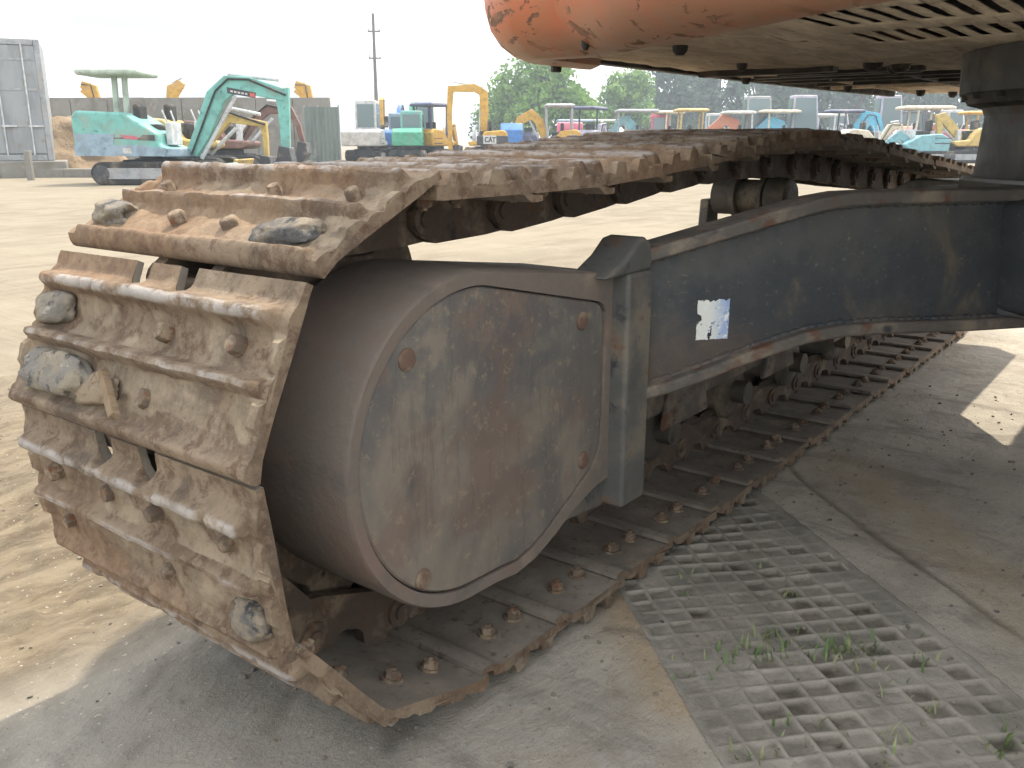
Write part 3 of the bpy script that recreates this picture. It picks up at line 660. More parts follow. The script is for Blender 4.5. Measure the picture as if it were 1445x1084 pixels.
# centre frame and swing bearing
b = MB(); b.lathe([(.47, .50), (.49, .54), (.688, .56), (.70, .54)], (2.4, 0, 0), 'z', 56); b.box((1.95, -.35, .47), (2.85, .35, .694))
for sg in (-1,):
    b.loft([[(1.31 + LD.x * s_ + LN.x * n_, -(A0.y + LD.y * s_ + LN.y * n_), z) for n_, z in ((0, along(BOTC, s_)), (.26, along(BOTC, s_)), (.26, along(TOPC, s_)), (0, along(TOPC, s_)))] for s_ in S_])
for sg in (-1, 1):
    b.loft([[(3.49 - (lp(s_, n_, 0)[0] - 1.31), sg * lp(s_, n_, 0)[1], z) for n_, z in ((0, along(BOTC, s_)), (.26, along(BOTC, s_)), (.26, along(TOPC, s_)), (0, along(TOPC, s_)))] for s_ in S_])
b.build('center_frame', M['leg'], EX, .006, 30)
b = MB(); b.lathe([(.700, .475), (.722, .475), (.724, .452), (.738, .447), (.86, .440), (.885, .452), (.90, .47), (.905, .497), (.99, .502), (.993, .45)], (2.4, 0, 0), 'z', 72)
sb = b.build('swing_bearing', M['bearing'], EX, 0, 28)
b = MB(); b.lathe([(.874, .44), (.884, .478), (.903, .488), (.908, .47)], (2.4, 0, 0), 'z', 72); b.build('grease_seal', M['oily'], sb)
b = MB(); b.lathe([(.7225, .455), (.7225, .474), (.729, .470), (.729, .455)], (2.4, 0, 0), 'z', 72); b.build('base_ring', M['galv'], sb)
for k in range(30):
    a = 2 * math.pi * k / 30; b = MB(); b.lathe([(.893, .008), (.906, .009)], (2.4 + .486 * math.cos(a), .486 * math.sin(a), 0), 'z', 6); b.build('bearing_bolt', M['oily'], sb)
ZB = .992
# the rest of the underside: panels, ribs and the cab floor further on
b = MB(); b.box((2.73, -1.185, .995), (3.4, -.4, 1.003)); b.build('floor_panel', M['belly'], EX, .002); b = MB(); b.box((2.72, .47, 1.004), (3.45, 1.17, 1.012)); b.build('floor_panel', M['belly'], EX, .002); b = MB(); b.prism([(3.45, .47), (4.35, .47), (4.45, .55), (4.45, .85), (4.25, 1.06), (3.9, 1.10), (3.45, 1.15)], 1.006, 1.015, 2)
b.build('floor_panel', M['belly'], EX, .002)
b = MB(); b.prism([(1.62, 1.195), (1.66, 1.23), (2.7, 1.205), (3.5, 1.16), (4.0, 1.115), (4.0, 1.09), (3.5, 1.135), (2.7, 1.18)], .984, 1.05, 2); b.build('side_sill', M['oily'], EX, .003)
for (x0, x1, y0, y1, h_) in ((2.36, 2.40, .80, 1.17, .022), (2.50, 2.53, .62, 1.0, .018), (2.62, 2.66, .66, 1.12, .014), (2.72, 2.75, .47, 1.16, .016), (2.9, 2.93, .6, 1.15, .014), (3.1, 3.14, .48, 1.1, .014), (3.35, 3.38, .55, 1.14, .012), (2.05, 2.30, .985, .997, .010), (2.8, 3.8, .72, .735, .014), (2.9, 3.9, .98, .992, .012)):
    b = MB(); b.box((x0, y0, ZB - h_ + .006), (x1, y1, ZB + .006)); b.build('underside_rib', M['oily'] if h_ > .0125 else M['belly'], EX, .002)
for (x, y, r_) in ((1.70, .885, .015), (2.16, .955, .013), (2.35, .70, .022), (2.44, .66, .024), (2.50, .69, .018), (2.66, 1.16, .014), (3.3, 1.06, .014), (3.75, .93, .016), (3.95, .86, .016), (1.50, .98, .008)):
    b = MB(); b.lathe([(-.020, r_ * .55), (-.012, r_), (.002, r_ * 1.1)], (x, y, ZB), 'z', 10); b.build('drain_plug', M['oily'], EX)
b = MB(); b.box((1.9, -.6, 1.004), (3.1, .47, 1.06)); b.box((3.0, -.3, 1.0), (3.45, .3, 1.2)); b.build('revolving_frame', M['oily'], EX, .004)
# counterweight
def cw_base():
    RC, CX_ = 1.50, 2.55; cr_ = .24; xm, ym = 1.687, 1.072
    half = []; ang_c = math.pi - math.asin((ym - .03) / RC)
    for k in range(14): a = math.pi + (ang_c - math.pi) * k / 13; half.append((CX_ + RC * math.cos(a), RC * math.sin(a)))
    a0 = math.degrees(math.atan2(half[-1][1] - ym, half[-1][0] - xm))
    for k in range(1, 13): a = R_(172 - 82 * k / 12); half.append((xm + cr_ * math.cos(a), ym + cr_ * math.sin(a)))
    half.append((1.78, ym + cr_)); half.append((1.86, ym + cr_))
    return [(x, -y) for x, y in half[:0:-1]] + half
CWB = cw_base()
def cw_outline(ins):
    out = []
    for k, (x, y) in enumerate(CWB):
        p, q = CWB[max(0, k - 1)], CWB[min(len(CWB) - 1, k + 1)]
        tx, ty = q[0] - p[0], q[1] - p[1]; L = math.hypot(tx, ty); out.append((x + ty / L * ins, y - tx / L * ins))
    return out
INS = [(0, .06), (.2, .09), (.42, .13), (.62, .185), (.78, .20), (1.0, .165), (1.4, .13)]
def ins_at(y):
    y = abs(y)
    for (a_, p), (c_, q) in zip(INS, INS[1:]):
        if a_ <= y <= c_: return p + (q - p) * (y - a_) / (c_ - a_)
def cw_ring(f_):
    out = []
    for k, (x, y) in enumerate(CWB):
        p, q = CWB[max(0, k - 1)], CWB[min(len(CWB) - 1, k + 1)]
        tx, ty = q[0] - p[0], q[1] - p[1]; L = math.hypot(tx, ty); i_ = ins_at(y) * f_; out.append((x + ty / L * i_, y - tx / L * i_))
    return out
lv = [(.992, 1.02), (.976, 1.0), (.968, .82), (.970, .64), (.980, .44), (1.0, .25), (1.03, .10), (1.07, .02), (1.10, 0), (1.5, 0), (1.92, 0), (1.99, .3), (2.02, .8)]
b = MB(); b.loft([[(x, y, z) for x, y in cw_ring(f_)] for z, f_ in lv], cap=False); nn = len(CWB)
b.f = [f_ for k, f_ in enumerate(b.f) if not (k % nn == nn - 1 and k // nn < 6)]; b.mi = [0] * len(b.f)
nn = len(CWB); b.f.append(tuple(range((len(lv) - 1) * nn, len(lv) * nn))); b.mi.append(0)
b.build('counterweight', M['orange'], EX, 0, 40)
# belly plate: rear edge follows the counterweight, two rows of open slots
XR0, XR1, XR2, XR3, XR4 = 1.385, 1.592, 1.688, 1.868, 2.72
edge = [(x, y) for x, y in cw_ring(1.0) if y >= 0]; edge.sort(key=lambda p: p[1])
def x_rear(y):
    y = abs(y)
    for (xa, ya), (xb, yb) in zip(edge, edge[1:]):
        if ya <= y <= yb: return xa + (xb - xa) * (y - ya) / max(1e-6, yb - ya)
    return edge[0][0] if y < edge[0][1] else 1.80
ys = set(); slots = []
for k in range(32):
    yc = .542 - .0365 * k; slots.append((yc - .009, yc + .009)); ys.update((round(yc - .009, 5), round(yc + .009, 5)))
for k in range(13): ys.update((round(.575 + .05 * k, 5), round(-.615 - .0475 * k, 5)))
ys = sorted(y for y in ys if abs(y) < 1.19)
def bz(x, y): return .990 + .003 * fbm(x * 3, y * 3, 1, 3) + (.0015 if abs(y) < .62 and x < 1.9 else .004) * fbm(x * 12, y * 12, 5, 3)
b = MB()
for ya, yb in zip(ys, ys[1:]):
    ym_ = (ya + yb) / 2; hole = any(a_ < ym_ < c_ for a_, c_ in slots)
    for x0, x1 in ((None, XR0), (XR0, XR1), (XR1, XR2), (XR2, XR3), (XR3, XR4)):
        if hole and (x0, x1) in ((XR0, XR1), (XR2, XR3)): continue
        xa, xb = (x0, x0) if x0 else (0, 0)
        xa, xb = max(xa, x_rear(ya)), max(xb, x_rear(yb))
        if min(x1 - xa, x1 - xb) < .004: continue
        n_ = max(1, int((x1 - xa) / .03))
        for k in range(n_):
            p = [(xa + (x1 - xa) * k / n_, ya), (xa + (x1 - xa) * (k + 1) / n_, ya), (xb + (x1 - xb) * (k + 1) / n_, yb), (xb + (x1 - xb) * k / n_, yb)]
            b.add([(x, y, bz(x, y)) for x, y in p], [(0, 3, 2, 1)])
me = b.mesh('belly_plate', M['belly'], 0)
bm = bmesh.new(); bm.from_mesh(me); bmesh.ops.remove_doubles(bm, verts=bm.verts, dist=1e-5); bmesh.ops.recalc_face_normals(bm, faces=bm.faces)
for f_ in bm.faces:
    if f_.normal.z > 0: f_.normal_flip()
    f_.smooth = True
bm.to_mesh(me); bm.free()
bp = link('belly_plate', me, EX); so_ = bp.modifiers.new('sheet', 'SOLIDIFY'); so_.thickness = .0022; so_.offset = -1
b = MB(); b.lathe([(-.016, .012), (0, .014)], (1.755, 1.225, .974), 'z', 10); b.build('mounting_nut', M['oily'], EX)
b = MB(); b.prism([(1.865, -1.20), (3.2, -1.20), (3.2, .40), (2.9, .42), (2.9, 1.20), (1.865, 1.20)], 1.06, 2.0, 2); hd_ = b.build('engine_hood', M['orange'], EX, .03)
b = MB(); b.prism(cw_ring(1.3) + [(1.9, 1.1), (1.9, -1.1)], 1.015, 1.03, 2); b.build('slot_dark_sheet', M['oily'], hd_)  # dark sheet added inside so the belly slots read as black openings
b = MB(); b.prism([(2.95, 1.02), (4.30, 1.02), (4.46, 1.3), (4.30, 2.2), (4.05, 2.62), (3.05, 2.62), (2.95, 2.5)], .50, 1.16, 1); cb_ = b.build('cab', M['orange'], EX, .04)
for y0, y1 in ((.492, .497), (1.163, 1.168)):
    b = MB(); b.prism([(3.1, 1.55), (4.32, 1.55), (4.22, 2.15), (4.0, 2.5), (3.1, 2.5)], y0, y1, 1); b.build('window', M['glass'], cb_)
b = MB(); b.prism([(3.05, 1.2), (3.5, 1.05), (4.2, 2.4), (5.2, 3.4), (6.6, 3.7), (6.6, 3.95), (5.0, 3.85), (3.9, 2.7)], -.16, .16, 1); b.build('boom', M['orange'], EX, .02)
b = MB(); b.prism([(6.3, 4.2), (6.7, 4.2), (7.3, 1.4), (7.05, 1.3)], -.12, .12, 1); b.build('arm', M['orange'], EX, .02)
b = MB(); b.prism([(7.0, 1.45), (7.4, 1.45), (7.5, .8), (7.2, .25), (6.7, .2), (6.5, .5), (6.9, .9)], -.4, .4, 1); b.build('bucket', M['oily'], EX, .02)

# stones and clods caught on the shoes (each could be picked off)
def on_shoe(i, u, v, w_): return SHOE_AT[i] @ Vector((u, v, w_))
S1i, S2i, S3i = NP - 5, NP - 4, NP - 3
def shoe_rock(name, i, c, s, seed, mat_, label, cat, ang=0, rough=.35):
    b = MB(); q = SHOE_AT[i].to_quaternion() @ Quaternion((0, 0, 1), ang)
    rock(b, (0, 0, 0), s, seed, rough, 4, Quaternion()); me = b.mesh(name, mat_, 60)
    o = link(name, me); o.location = on_shoe(i, *c); o.rotation_mode = 'QUATERNION'; o.rotation_quaternion = q
    return tag(o, label, cat)
shoe_rock('stone', S2i, (.060, -.205, .008), (.024, .044, .018), 3, M['stone'], 'smooth grey stone at the outer end of a bent track shoe below its notched lip', 'stone', .15, .22)
shoe_rock('concrete_lump', S2i, (.142, -.150, .007), (.029, .090, .019), 8, M['stone'], 'speckled grey concrete lump packed between two ridges beside a wooden sliver', 'concrete lump', .03, .3)
shoe_rock('stone', S1i, (.148, .165, .006), (.023, .055, .016), 12, M['darkstone'], 'dark blue grey stone at inner corner of the topmost bent shoe', 'stone', .1, .3)
shoe_rock('stone', S1i, (.142, -.21, .006), (.022, .040, .020), 15, M['stone'], 'broken pale stone at the outer end of the topmost bent shoe', 'stone', .1, .6)
shoe_rock('stone', S3i, (.150, .215, .004), (.026, .034, .018), 21, M['darkstone'], 'dark stone stuck at the inner end of the lowest bent shoe near the drum', 'stone', .1, .3)
shoe_rock('mud_clod', S2i, (.150, -.055, .004), (.018, .05, .012), 27, M['mud'], 'crumbled mud clod under the wooden sliver on the track shoe', 'mud', .2, .5)
b = MB(); b.add([(-.036, -.006, -.004), (.036, -.009, -.004), (.040, .004, -.004), (-.030, .008, -.004), (-.036, -.005, .005), (.034, -.008, .003), (.036, .003, .004), (-.030, .007, .006)], [(0, 3, 2, 1), (4, 5, 6, 7), (0, 1, 5, 4), (1, 2, 6, 5), (2, 3, 7, 6), (3, 0, 4, 7)])
o = link('wood_sliver', b.mesh('wood_sliver', M['wood'], 0)); o.location = on_shoe(S2i, .146, -.005, .018); o.rotation_mode = 'QUATERNION'; o.rotation_quaternion = SHOE_AT[S2i].to_quaternion() @ Quaternion((0, 0, 1), R_(52)); tag(o, 'weathered wooden sliver lying aslant between two ridges of a track shoe', 'wood sliver')
#BACKGROUND
# ------------------------------------------------------------------ things across the yard
RZ = YAW - math.pi / 2                # heading that runs to the right in the photo
def ribbon(pts, wd):
    up_, dn = [], []
    for k, (x, z) in enumerate(pts):
        p, q = pts[max(0, k - 1)], pts[min(len(pts) - 1, k + 1)]
        tx, tz = q[0] - p[0], q[1] - p[1]; L = math.hypot(tx, tz); w_ = wd[k] / 2 if isinstance(wd, (list, tuple)) else wd / 2
        up_.append((x - tz / L * w_, z + tx / L * w_)); dn.append((x + tz / L * w_, z - tx / L * w_))
    return up_ + dn[::-1]
def stadium(x0, x1, z0, z1, n=10, tooth=0.):
    r_ = (z1 - z0) / 2; zc = (z0 + z1) / 2
    return arc(x1 - r_, zc, r_, -90, 90, n) + arc(x0 + r_, zc, r_, 90, 270, n)
FLEET = 'used construction machines parked in the far yard'
def machine(label, px, d, head, col, body=None, boom=None, arm=None, bucket=True, bw=.26, canopy=None, roof=(-1.1, .35, 2.3), posts=(-.55,), cab=None, tracks=(-1.05, 1.05), blade=True, s=1., deck=None, group=FLEET, cat='excavator', stripe=None, cabx=(-.45, .55), cabh=2.45, half=.62, posty=(-.46, .46), postr=.045):
    x, y = yard(px, d)
    r = empty('mini_excavator', (x, y, 0), RZ + R_(head), s); tag(r, label, cat, group)
    c = paint(col); ded = paint('dark')
    for sg in (-1, 1):
        b = MB(); b.prism(stadium(tracks[0], tracks[1], .0, .46), sg * .42, sg * .74, 1); tr_ = b.build('crawler_belt', M['rubber'], r, .03)
        for xx in (tracks[0] + .23, tracks[1] - .23):
            b = MB(); b.lathe([(sg * .735, .17), (sg * .755, .17), (sg * .765, .06)], (xx, 0, .23), 'y', 18); b.build('wheel', ded, tr_)
        b = MB(); b.box((tracks[0] + .3, min(sg * .735, sg * .75), .12), (tracks[1] - .3, max(sg * .735, sg * .75), .34)); b.build('side_frame', paint('grey'), tr_, .01)
    b = MB(); b.box((-.6, -.42, .18), (.6, .42, .5)); b.lathe([(.45, .38), (.62, .38)], (0, 0, 0), 'z', 24); b.build('undercarriage', ded, r, .02)
    if blade:
        b = MB(); b.prism(ribbon([(tracks[1] + .28, .04), (tracks[1] + .18, .2), (tracks[1] + .26, .42)], .05), -.72, .72, 1); b.prism([(.5, .2), (tracks[1] + .2, .12), (tracks[1] + .2, .24), (.5, .32)], -.3, -.2, 1); b.prism([(.5, .2), (tracks[1] + .2, .12), (tracks[1] + .2, .24), (.5, .32)], .2, .3, 1); b.build('dozer_blade', c, r, .01)
    body = body or [(-1.05, .64), (.55, .62), (.72, .70), (.70, .82), (.10, .86), (-.05, 1.10), (-.25, 1.28), (-.92, 1.34), (-1.12, 1.18)]
    b = MB(); b.prism(body, -half, half, 1); bd = b.build('body', c, r, .05, 35, 3)
    b = MB(); zt = body[-2][1]; b.box((-.98, -half - .004, .72), (-.32, half + .004, .76)); b.box((-.98, -half - .004, .92), (-.32, half + .004, .95)); b.build('vent_louvre', ded, bd)
    if deck: b = MB(); b.box((deck[0], -half + .02, .56), (deck[1], half - .02, .74)); b.build('deck', paint('bluegrey'), r, .03)
    b = MB(); b.box((-.30, -.24, .86), (.16, .24, 1.22)); b.box((-.36, -.24, 1.2), (-.22, .24, 1.62)); b.build('seat', M['rubber'], r, .05)
    b = MB(); b.box((.32, -.3, .8), (.44, .3, 1.25)); b.tube([(.36, -.22, 1.2), (.26, -.24, 1.5)], .02, 6); b.tube([(.36, .22, 1.2), (.26, .24, 1.5)], .02, 6); b.build('control_console', paint('palegrey'), r, .03)
    if canopy:
        b = MB(); x0, x1, zr = roof
        b.loft([[(x0 + i_, -.58 + i_, zr + z), (x1 - i_, -.58 + i_, zr + z), (x1 - i_, .58 - i_, zr + z), (x0 + i_, .58 - i_, zr + z)] for z, i_ in ((-.05, .03), (0, .0), (.06, .02), (.11, .16))]); cn_ = b.build('canopy', paint(canopy), r, .02)
        for xx in posts:
            for yy in posty: b = MB(); b.tube([(xx - .04, yy, .9), (xx, yy, roof[2] - .04)], postr, 8); b.build('post', paint(canopy), cn_)
    if cab:
        x0, x1 = cabx; b = MB(); b.prism([(x0, .8), (x1, .8), (x1 + .02, 1.5), (x1 - .18, cabh), (x0 + .05, cabh)], -.60, .30, 1); cb = b.build('cab', paint(cab), r, .05, 35, 3)
        b = MB()
        for yy in (-.605, .300): b.prism([(x0 + .10, 1.38), (x1 - .08, 1.38), (x1 - .10, 1.55), (x1 - .24, cabh - .14), (x0 + .12, cabh - .14)], yy, yy + .005, 1)
        b.box((x0 - .006, -.50, 1.4), (x0 + .01, .20, cabh - .16)); b.add([(x1 + .032, -.5, 1.5), (x1 + .032, .2, 1.5), (x1 - .15, .2, cabh - .12), (x1 - .15, -.5, cabh - .12)], [(0, 1, 2, 3)])
        b.build('window', M['cabglass'], cb)
    if boom:
        k = len(boom); wd = [bw * (.75 + .5 * math.sin(math.pi * i / (k - 1))) for i in range(k)]
        b = MB(); b.prism(ribbon(boom, wd), -.09, .09, 1); bo = b.build('boom', c, r, .015)
        m_ = boom[k // 2]
        b = MB(); b.tube([(p[0] + .02, -.12, p[1] + (.12 if 0 < i < k - 1 else 0)) for i, p in enumerate(boom)], .022, 6); b.build('hose', M['rubber'], bo)
        b = MB(); b.tube([(boom[0][0] + .18, 0, boom[0][1] - .1), (m_[0] + .12, 0, m_[1] - .22)], .045, 8); b.build('hydraulic_ram', paint('palegrey'), bo)
        if arm:
            b = MB(); b.prism(ribbon(arm, [bw * .95] + [bw * .7] * (len(arm) - 2) + [bw * .55]), -.075, .075, 1); ar = b.build('arm', c, r, .015)
            b = MB(); p, q = m_, arm[0]; b.tube([(p[0], 0, p[1] + .22), (q[0] - .05, 0, q[1] + .16)], .04, 8); b.build('hydraulic_ram', paint('palegrey'), bo)
            if bucket:
                e = arm[-1]; b = MB(); b.prism([(e[0] - .1, e[1] + .06), (e[0] + .12, e[1] + .02), (e[0] + .16, e[1] - .25), (e[0] - .05, e[1] - .5), (e[0] - .42, e[1] - .42), (e[0] - .16, e[1] - .22)], -.24, .24, 1); b.build('bucket', ded, r, .01)
    return r
M['cabglass'] = NT('pale cab glass').finish((.13, .175, .18), .14, 0, spec=.6)
# the teal machine at the left
tl = machine('teal mini excavator with grey green canopy, boom reaching right, parked alone before the concrete wall', 221, 18.1, 0, 'teal', s=.93,
    body=[(-1.44, .60), (.42, .58), (.46, .74), (.30, .80), (.28, 1.02), (.12, 1.12), (-.40, 1.44), (-1.36, 1.48), (-1.46, 1.36)], boom=[(.74, .62), (1.0, 1.05), (1.34, 1.76), (1.62, 2.0), (2.05, 1.99), (2.80, 1.80)], arm=[(2.72, 1.95), (2.74, 1.45), (2.73, .72)], bw=.33,
    canopy='sage', roof=(-1.32, -.04, 2.22), posts=(-.69, -.48), posty=(-.15,), postr=.065, deck=(.30, .72), tracks=(-1.15, 1.2), group=None, half=.66)
b = MB(); b.prism([(-1.38, .70), (-.66, .70), (-.60, 1.02), (-1.42, 1.02)], -.672, -.660, 1); b.prism([(-1.44, .585), (.40, .575), (.44, .73), (-.1, .80), (-1.45, .80)], -.676, -.6605, 1); b.build('engine_cover', paint('bluegrey'), tl)
b = MB(); b.prism([(-.50, 1.0), (-.18, .98), (-.02, .90), (-.40, .92)], -.668, -.6605, 1); b.build('side_stripe', paint('pink'), tl)
b = MB(); b.prism([(-.14, .90), (.22, .88), (.22, 1.0), (-.02, 1.0)], -.668, -.6605, 1); b.build('side_stripe', paint('dark'), tl)
b = MB(); b.prism([(1.60, 1.84), (2.18, 1.74), (2.20, 1.85), (1.60, 1.96)], -.094, -.0905, 1); pl_ = b.build('name_plate', paint('dark'), tl)
b = MB()
for k in range(5): b.prism([(1.67 + .075 * k, 1.862 - .013 * k), (1.72 + .075 * k, 1.853 - .013 * k), (1.72 + .075 * k, 1.890 - .013 * k), (1.67 + .075 * k, 1.899 - .013 * k)], -.0965, -.0945, 1)
b.build('lettering', paint('white'), pl_)
b = MB(); b.prism([(2.07, 1.775), (2.17, 1.757), (2.17, 1.835), (2.07, 1.853)], -.0965, -.0945, 1); b.build('red_mark', paint('red'), pl_)
b = MB(); b.box((-.45, -.682, .63), (-.28, -.6765, .74)); b.build('sticker', paint('white'), tl)
# others, left to right
UPB = [(.45, .75), (.75, 1.6), (1.15, 2.2), (1.75, 2.35), (2.2, 2.2)]
machine('small yellow excavator half hidden behind the teal machine, its thin arm bent downward', 262, 21, 0, 'paleyellow', boom=[(.35, .62), (.75, 1.05), (1.05, 1.32), (1.85, 1.18)], arm=[(1.80, 1.24), (1.83, .9), (1.83, .45)], bw=.17, s=1.0, canopy=None)
machine('brown armed excavator behind the teal boom with a drooping blue bucket', 322, 24.5, 0, 'maroon', boom=[(.35, .8), (.75, 1.35), (1.1, 1.62), (1.7, 1.6)], arm=[(1.66, 1.66), (1.9, 1.2), (2.0, .75)], bw=.2)
for px, hd, lab in ((133, 0, 'yellow excavator boom showing above the concrete wall beside the canopy of the teal machine'), (256, 180, 'yellow excavator with the tallest raised arm, showing above the middle of the concrete wall'), (430, 0, 'yellow excavator arm showing above the right end of the concrete wall')):
    machine(lab, px, 38, hd, 'yellow', boom=[(.4, .8), (.3, 1.9), (.15, 2.9), (-.25, 3.05)], arm=[(-.2, 3.15 if px == 256 else 2.9), (.2, 2.5), (.45, 2.0)], bw=.4, cab='yellow')
machine('white cabbed excavator seen from behind with pale square window, left of the utility pole', 516, 40, 90, 'white', cab='white', cabx=(-.75, .45), cabh=2.5, body=[(-1.2, .62), (.7, .62), (.7, .82), (.1, .86), (-.1, 1.3), (-1.1, 1.32), (-1.25, 1.2)], boom=UPB, arm=[(2.2, 2.2), (2.3, 1.3)], half=.85)
machine('yellow excavator with upright boom just right of the white cabbed excavator', 538, 46, 90, 'yellow', boom=[(.4, .8), (.45, 1.9), (.6, 2.7), (.9, 2.8)], arm=[(.9, 2.8), (1.1, 2.0)], bw=.5)
machine('dark blue small machine between the white excavator and a green one', 560, 42, 90, 'blue', cab='bluegrey', cabh=2.05, boom=UPB, arm=[(2.2, 2.2), (2.3, 1.3)])
machine('green backed small excavator with glazed cab beside a dark blue one', 578, 39, 90, 'green', cab='teal', cabh=2.05, cabx=(-.6, .4), boom=UPB, arm=[(2.2, 2.2), (2.3, 1.3)])
machine('purple cabbed machine standing left of the navy canopy', 594, 44, 90, 'purple', cab='purple', cabh=2.6, boom=UPB, arm=[(2.2, 2.2), (2.3, 1.3)])
machine('yellow framed mini excavator under a flat navy canopy', 614, 40, 60, 'yellow', canopy='navy', posts=(-.9, .25), roof=(-1.05, .4, 2.3), boom=[(.5, .75), (1.0, 1.3), (1.4, 1.5)], arm=[(1.4, 1.55), (1.7, .6)])
ct = machine('yellow excavator with boom folded into a square arch and a white lettered plate behind', 682, 38, 180, 'yellow', body=[(-.95, .66), (.55, .64), (.62, .80), (.1, .86), (-.05, 1.2), (-.85, 1.26), (-1.0, 1.16)], boom=[(-.02, 1.0), (-.06, 2.0), (-.02, 2.72), (.35, 2.92), (1.30, 2.88)], arm=[(1.30, 3.0), (1.38, 2.0), (1.36, .45)], bw=.30, tracks=(-.95, .95), half=.62)
b = MB(); b.prism([(-1.04, .66), (.25, .66), (.25, 1.04), (-1.04, 1.04)], -.655, .655, 1); b.build('rear_weight', paint('dark'), ct, .04)
b = MB(); b.box((-.55, .656, .72), (-.02, .662, 1.05)); cpl = b.build('letter_plate', paint('white'), ct)
b = MB()
def stroke(pts, w_=.045):
    for p, q in zip(pts, pts[1:]):
        d_ = Vector((q[0] - p[0], q[1] - p[1])).normalized() * w_ / 2; n2 = Vector((-d_.y, d_.x))
        b.prism([(p[0] - d_.x + n2.x, p[1] - d_.y + n2.y), (q[0] + d_.x + n2.x, q[1] + d_.y + n2.y), (q[0] + d_.x - n2.x, q[1] + d_.y - n2.y), (p[0] - d_.x - n2.x, p[1] - d_.y - n2.y)], .6625, .666, 1)
X0 = -.10       # letters run towards -x: this side is read from behind
stroke([(X0 - .11, .955), (X0 - .03, .97), (X0, .92), (X0, .85), (X0 - .03, .80), (X0 - .11, .815)])
stroke([(X0 - .15, .79), (X0 - .21, .98), (X0 - .27, .79)]); stroke([(X0 - .17, .85), (X0 - .25, .85)], .035)
stroke([(X0 - .29, .965), (X0 - .41, .965)]); stroke([(X0 - .35, .965), (X0 - .35, .79)])
b.build('lettering', paint('dark'), cpl)
machine('blue small machine close to the right of the arched yellow excavator', 722, 42, 90, 'blue', boom=[(.45, .75), (.5, 1.2), (.7, 1.5)], arm=[(.7, 1.5), (1.2, .6)], body=[(-1.05, .3), (.6, .3), (.6, .9), (.1, 1.0), (-.3, 1.55), (-.8, 1.6), (-1.1, 1.3)], half=.5)
machine('yellow excavator with arched boom to the left under a grey flat canopy', 784, 42, 180, 'yellow', canopy='grey', roof=(-.85, .55, 2.35), posts=(-.7, .45), boom=[(.45, .75), (.75, 1.7), (1.1, 2.0), (1.6, 1.75), (1.85, 1.2)], arm=[(1.85, 1.25), (1.7, .7), (1.6, .35)], bw=.38)
machine('little red machine in front of the round green tree', 803, 46, 90, 'pink', body=[(-1.05, .4), (.6, .4), (.6, 1.0), (.1, 1.3), (-.3, 1.75), (-.8, 1.7), (-1.1, 1.2)])
machine('pale lilac mini excavator under a navy canopy right of the little red machine', 836, 44, 60, 'lilac', canopy='navy', roof=(-1.1, .5, 2.3), posts=(-.5,), boom=[(.5, .8), (.9, 1.5), (1.3, 1.6)], arm=[(1.3, 1.65), (1.6, .8)])
machine('teal boomed excavator under a wide curved grey canopy', 890, 46, 180, 'tealblue', canopy='grey', roof=(-1.3, .8, 2.25), posts=(.7,), boom=[(-.5, .9), (-.2, 1.4), (.3, 1.9), (.6, 1.75)], arm=[(.5, 1.8), (1.0, 1.2), (1.2, .8)], bw=.4)
machine('cream cabbed machine right of the wide grey canopy', 924, 50, 90, 'cream', cab='pink', cabx=(-.6, .3), cabh=2.2)
machine('mini excavator under a pale yellow canopy before the hazy trees, left one of two', 948, 50, 30, 'cream', canopy='cream', posts=(-.8, .2), roof=(-1.1, .4, 2.3))
machine('yellow excavator under a deep yellow canopy, right beside a paler one', 980, 48, 0, 'paleyellow', canopy='paleyellow', posts=(-.8, .3), roof=(-1.1, .6, 2.35), boom=[(.5, .8), (.9, 1.5), (1.3, 1.6)], arm=[(1.3, 1.65), (1.6, .8)])
machine('orange red excavator with hunched boom beside a tall grey cab', 1034, 47, 180, 'orange', canopy='white', roof=(-1.0, .6, 2.2), posts=(-.8,), boom=[(-.3, .9), (.0, 1.7), (.5, 1.9), (1.1, 1.4)], arm=[(1.1, 1.45), (1.5, .9)], bw=.5)
machine('tall grey glazed cab machine left of the pale yellow and blue one', 1064, 48, 0, 'palegrey', cab='grey', cabx=(-.65, .75), cabh=3.05)
machine('sky blue excavator under a pale yellow canopy between two tall cabs', 1096, 47, 180, 'skyblue', canopy='cream', roof=(-1.0, 1.0, 2.25), posts=(.6,), boom=[(-.5, .9), (-.1, 1.6), (.4, 1.8), (.9, 1.4)], arm=[(.9, 1.4), (1.3, .9)], bw=.5)
machine('tall lilac cab machine near the hump of the rusty track', 1128, 48, 0, 'lilac', cab='lilac', cabx=(-.65, .75), cabh=3.1)
machine('white low machine with flat white canopy above the hump of the track', 1162, 50, 0, 'white', canopy='white', roof=(-1.2, .4, 2.15), posts=(-.5,), boom=[(.5, .8), (.8, 1.5), (1.2, 1.5)], arm=[(1.2, 1.5), (1.5, .8)])
machine('sky blue excavator with high hunched boom and dark canopy', 1206, 45, 0, 'skyblue', canopy='navy', roof=(-1.5, .2, 2.2), posts=(-.7,), boom=[(.0, .8), (.2, 1.5), (.5, 1.95), (.85, 1.9), (1.15, 1.3)], arm=[(1.1, 1.4), (1.15, .7)], bw=.6)
machine('tall grey violet cab machine right of the hunched blue boom', 1248, 47, 0, 'lilac', cab='lilac', cabx=(-.6, .6), cabh=3.05)
machine('small orange machine at the foot of a tall cab', 1265, 43, 90, 'orange', body=[(-1.05, .3), (.6, .3), (.6, .9), (.1, 1.0), (-.3, 1.5), (-.8, 1.5), (-1.1, 1.2)], half=.45)
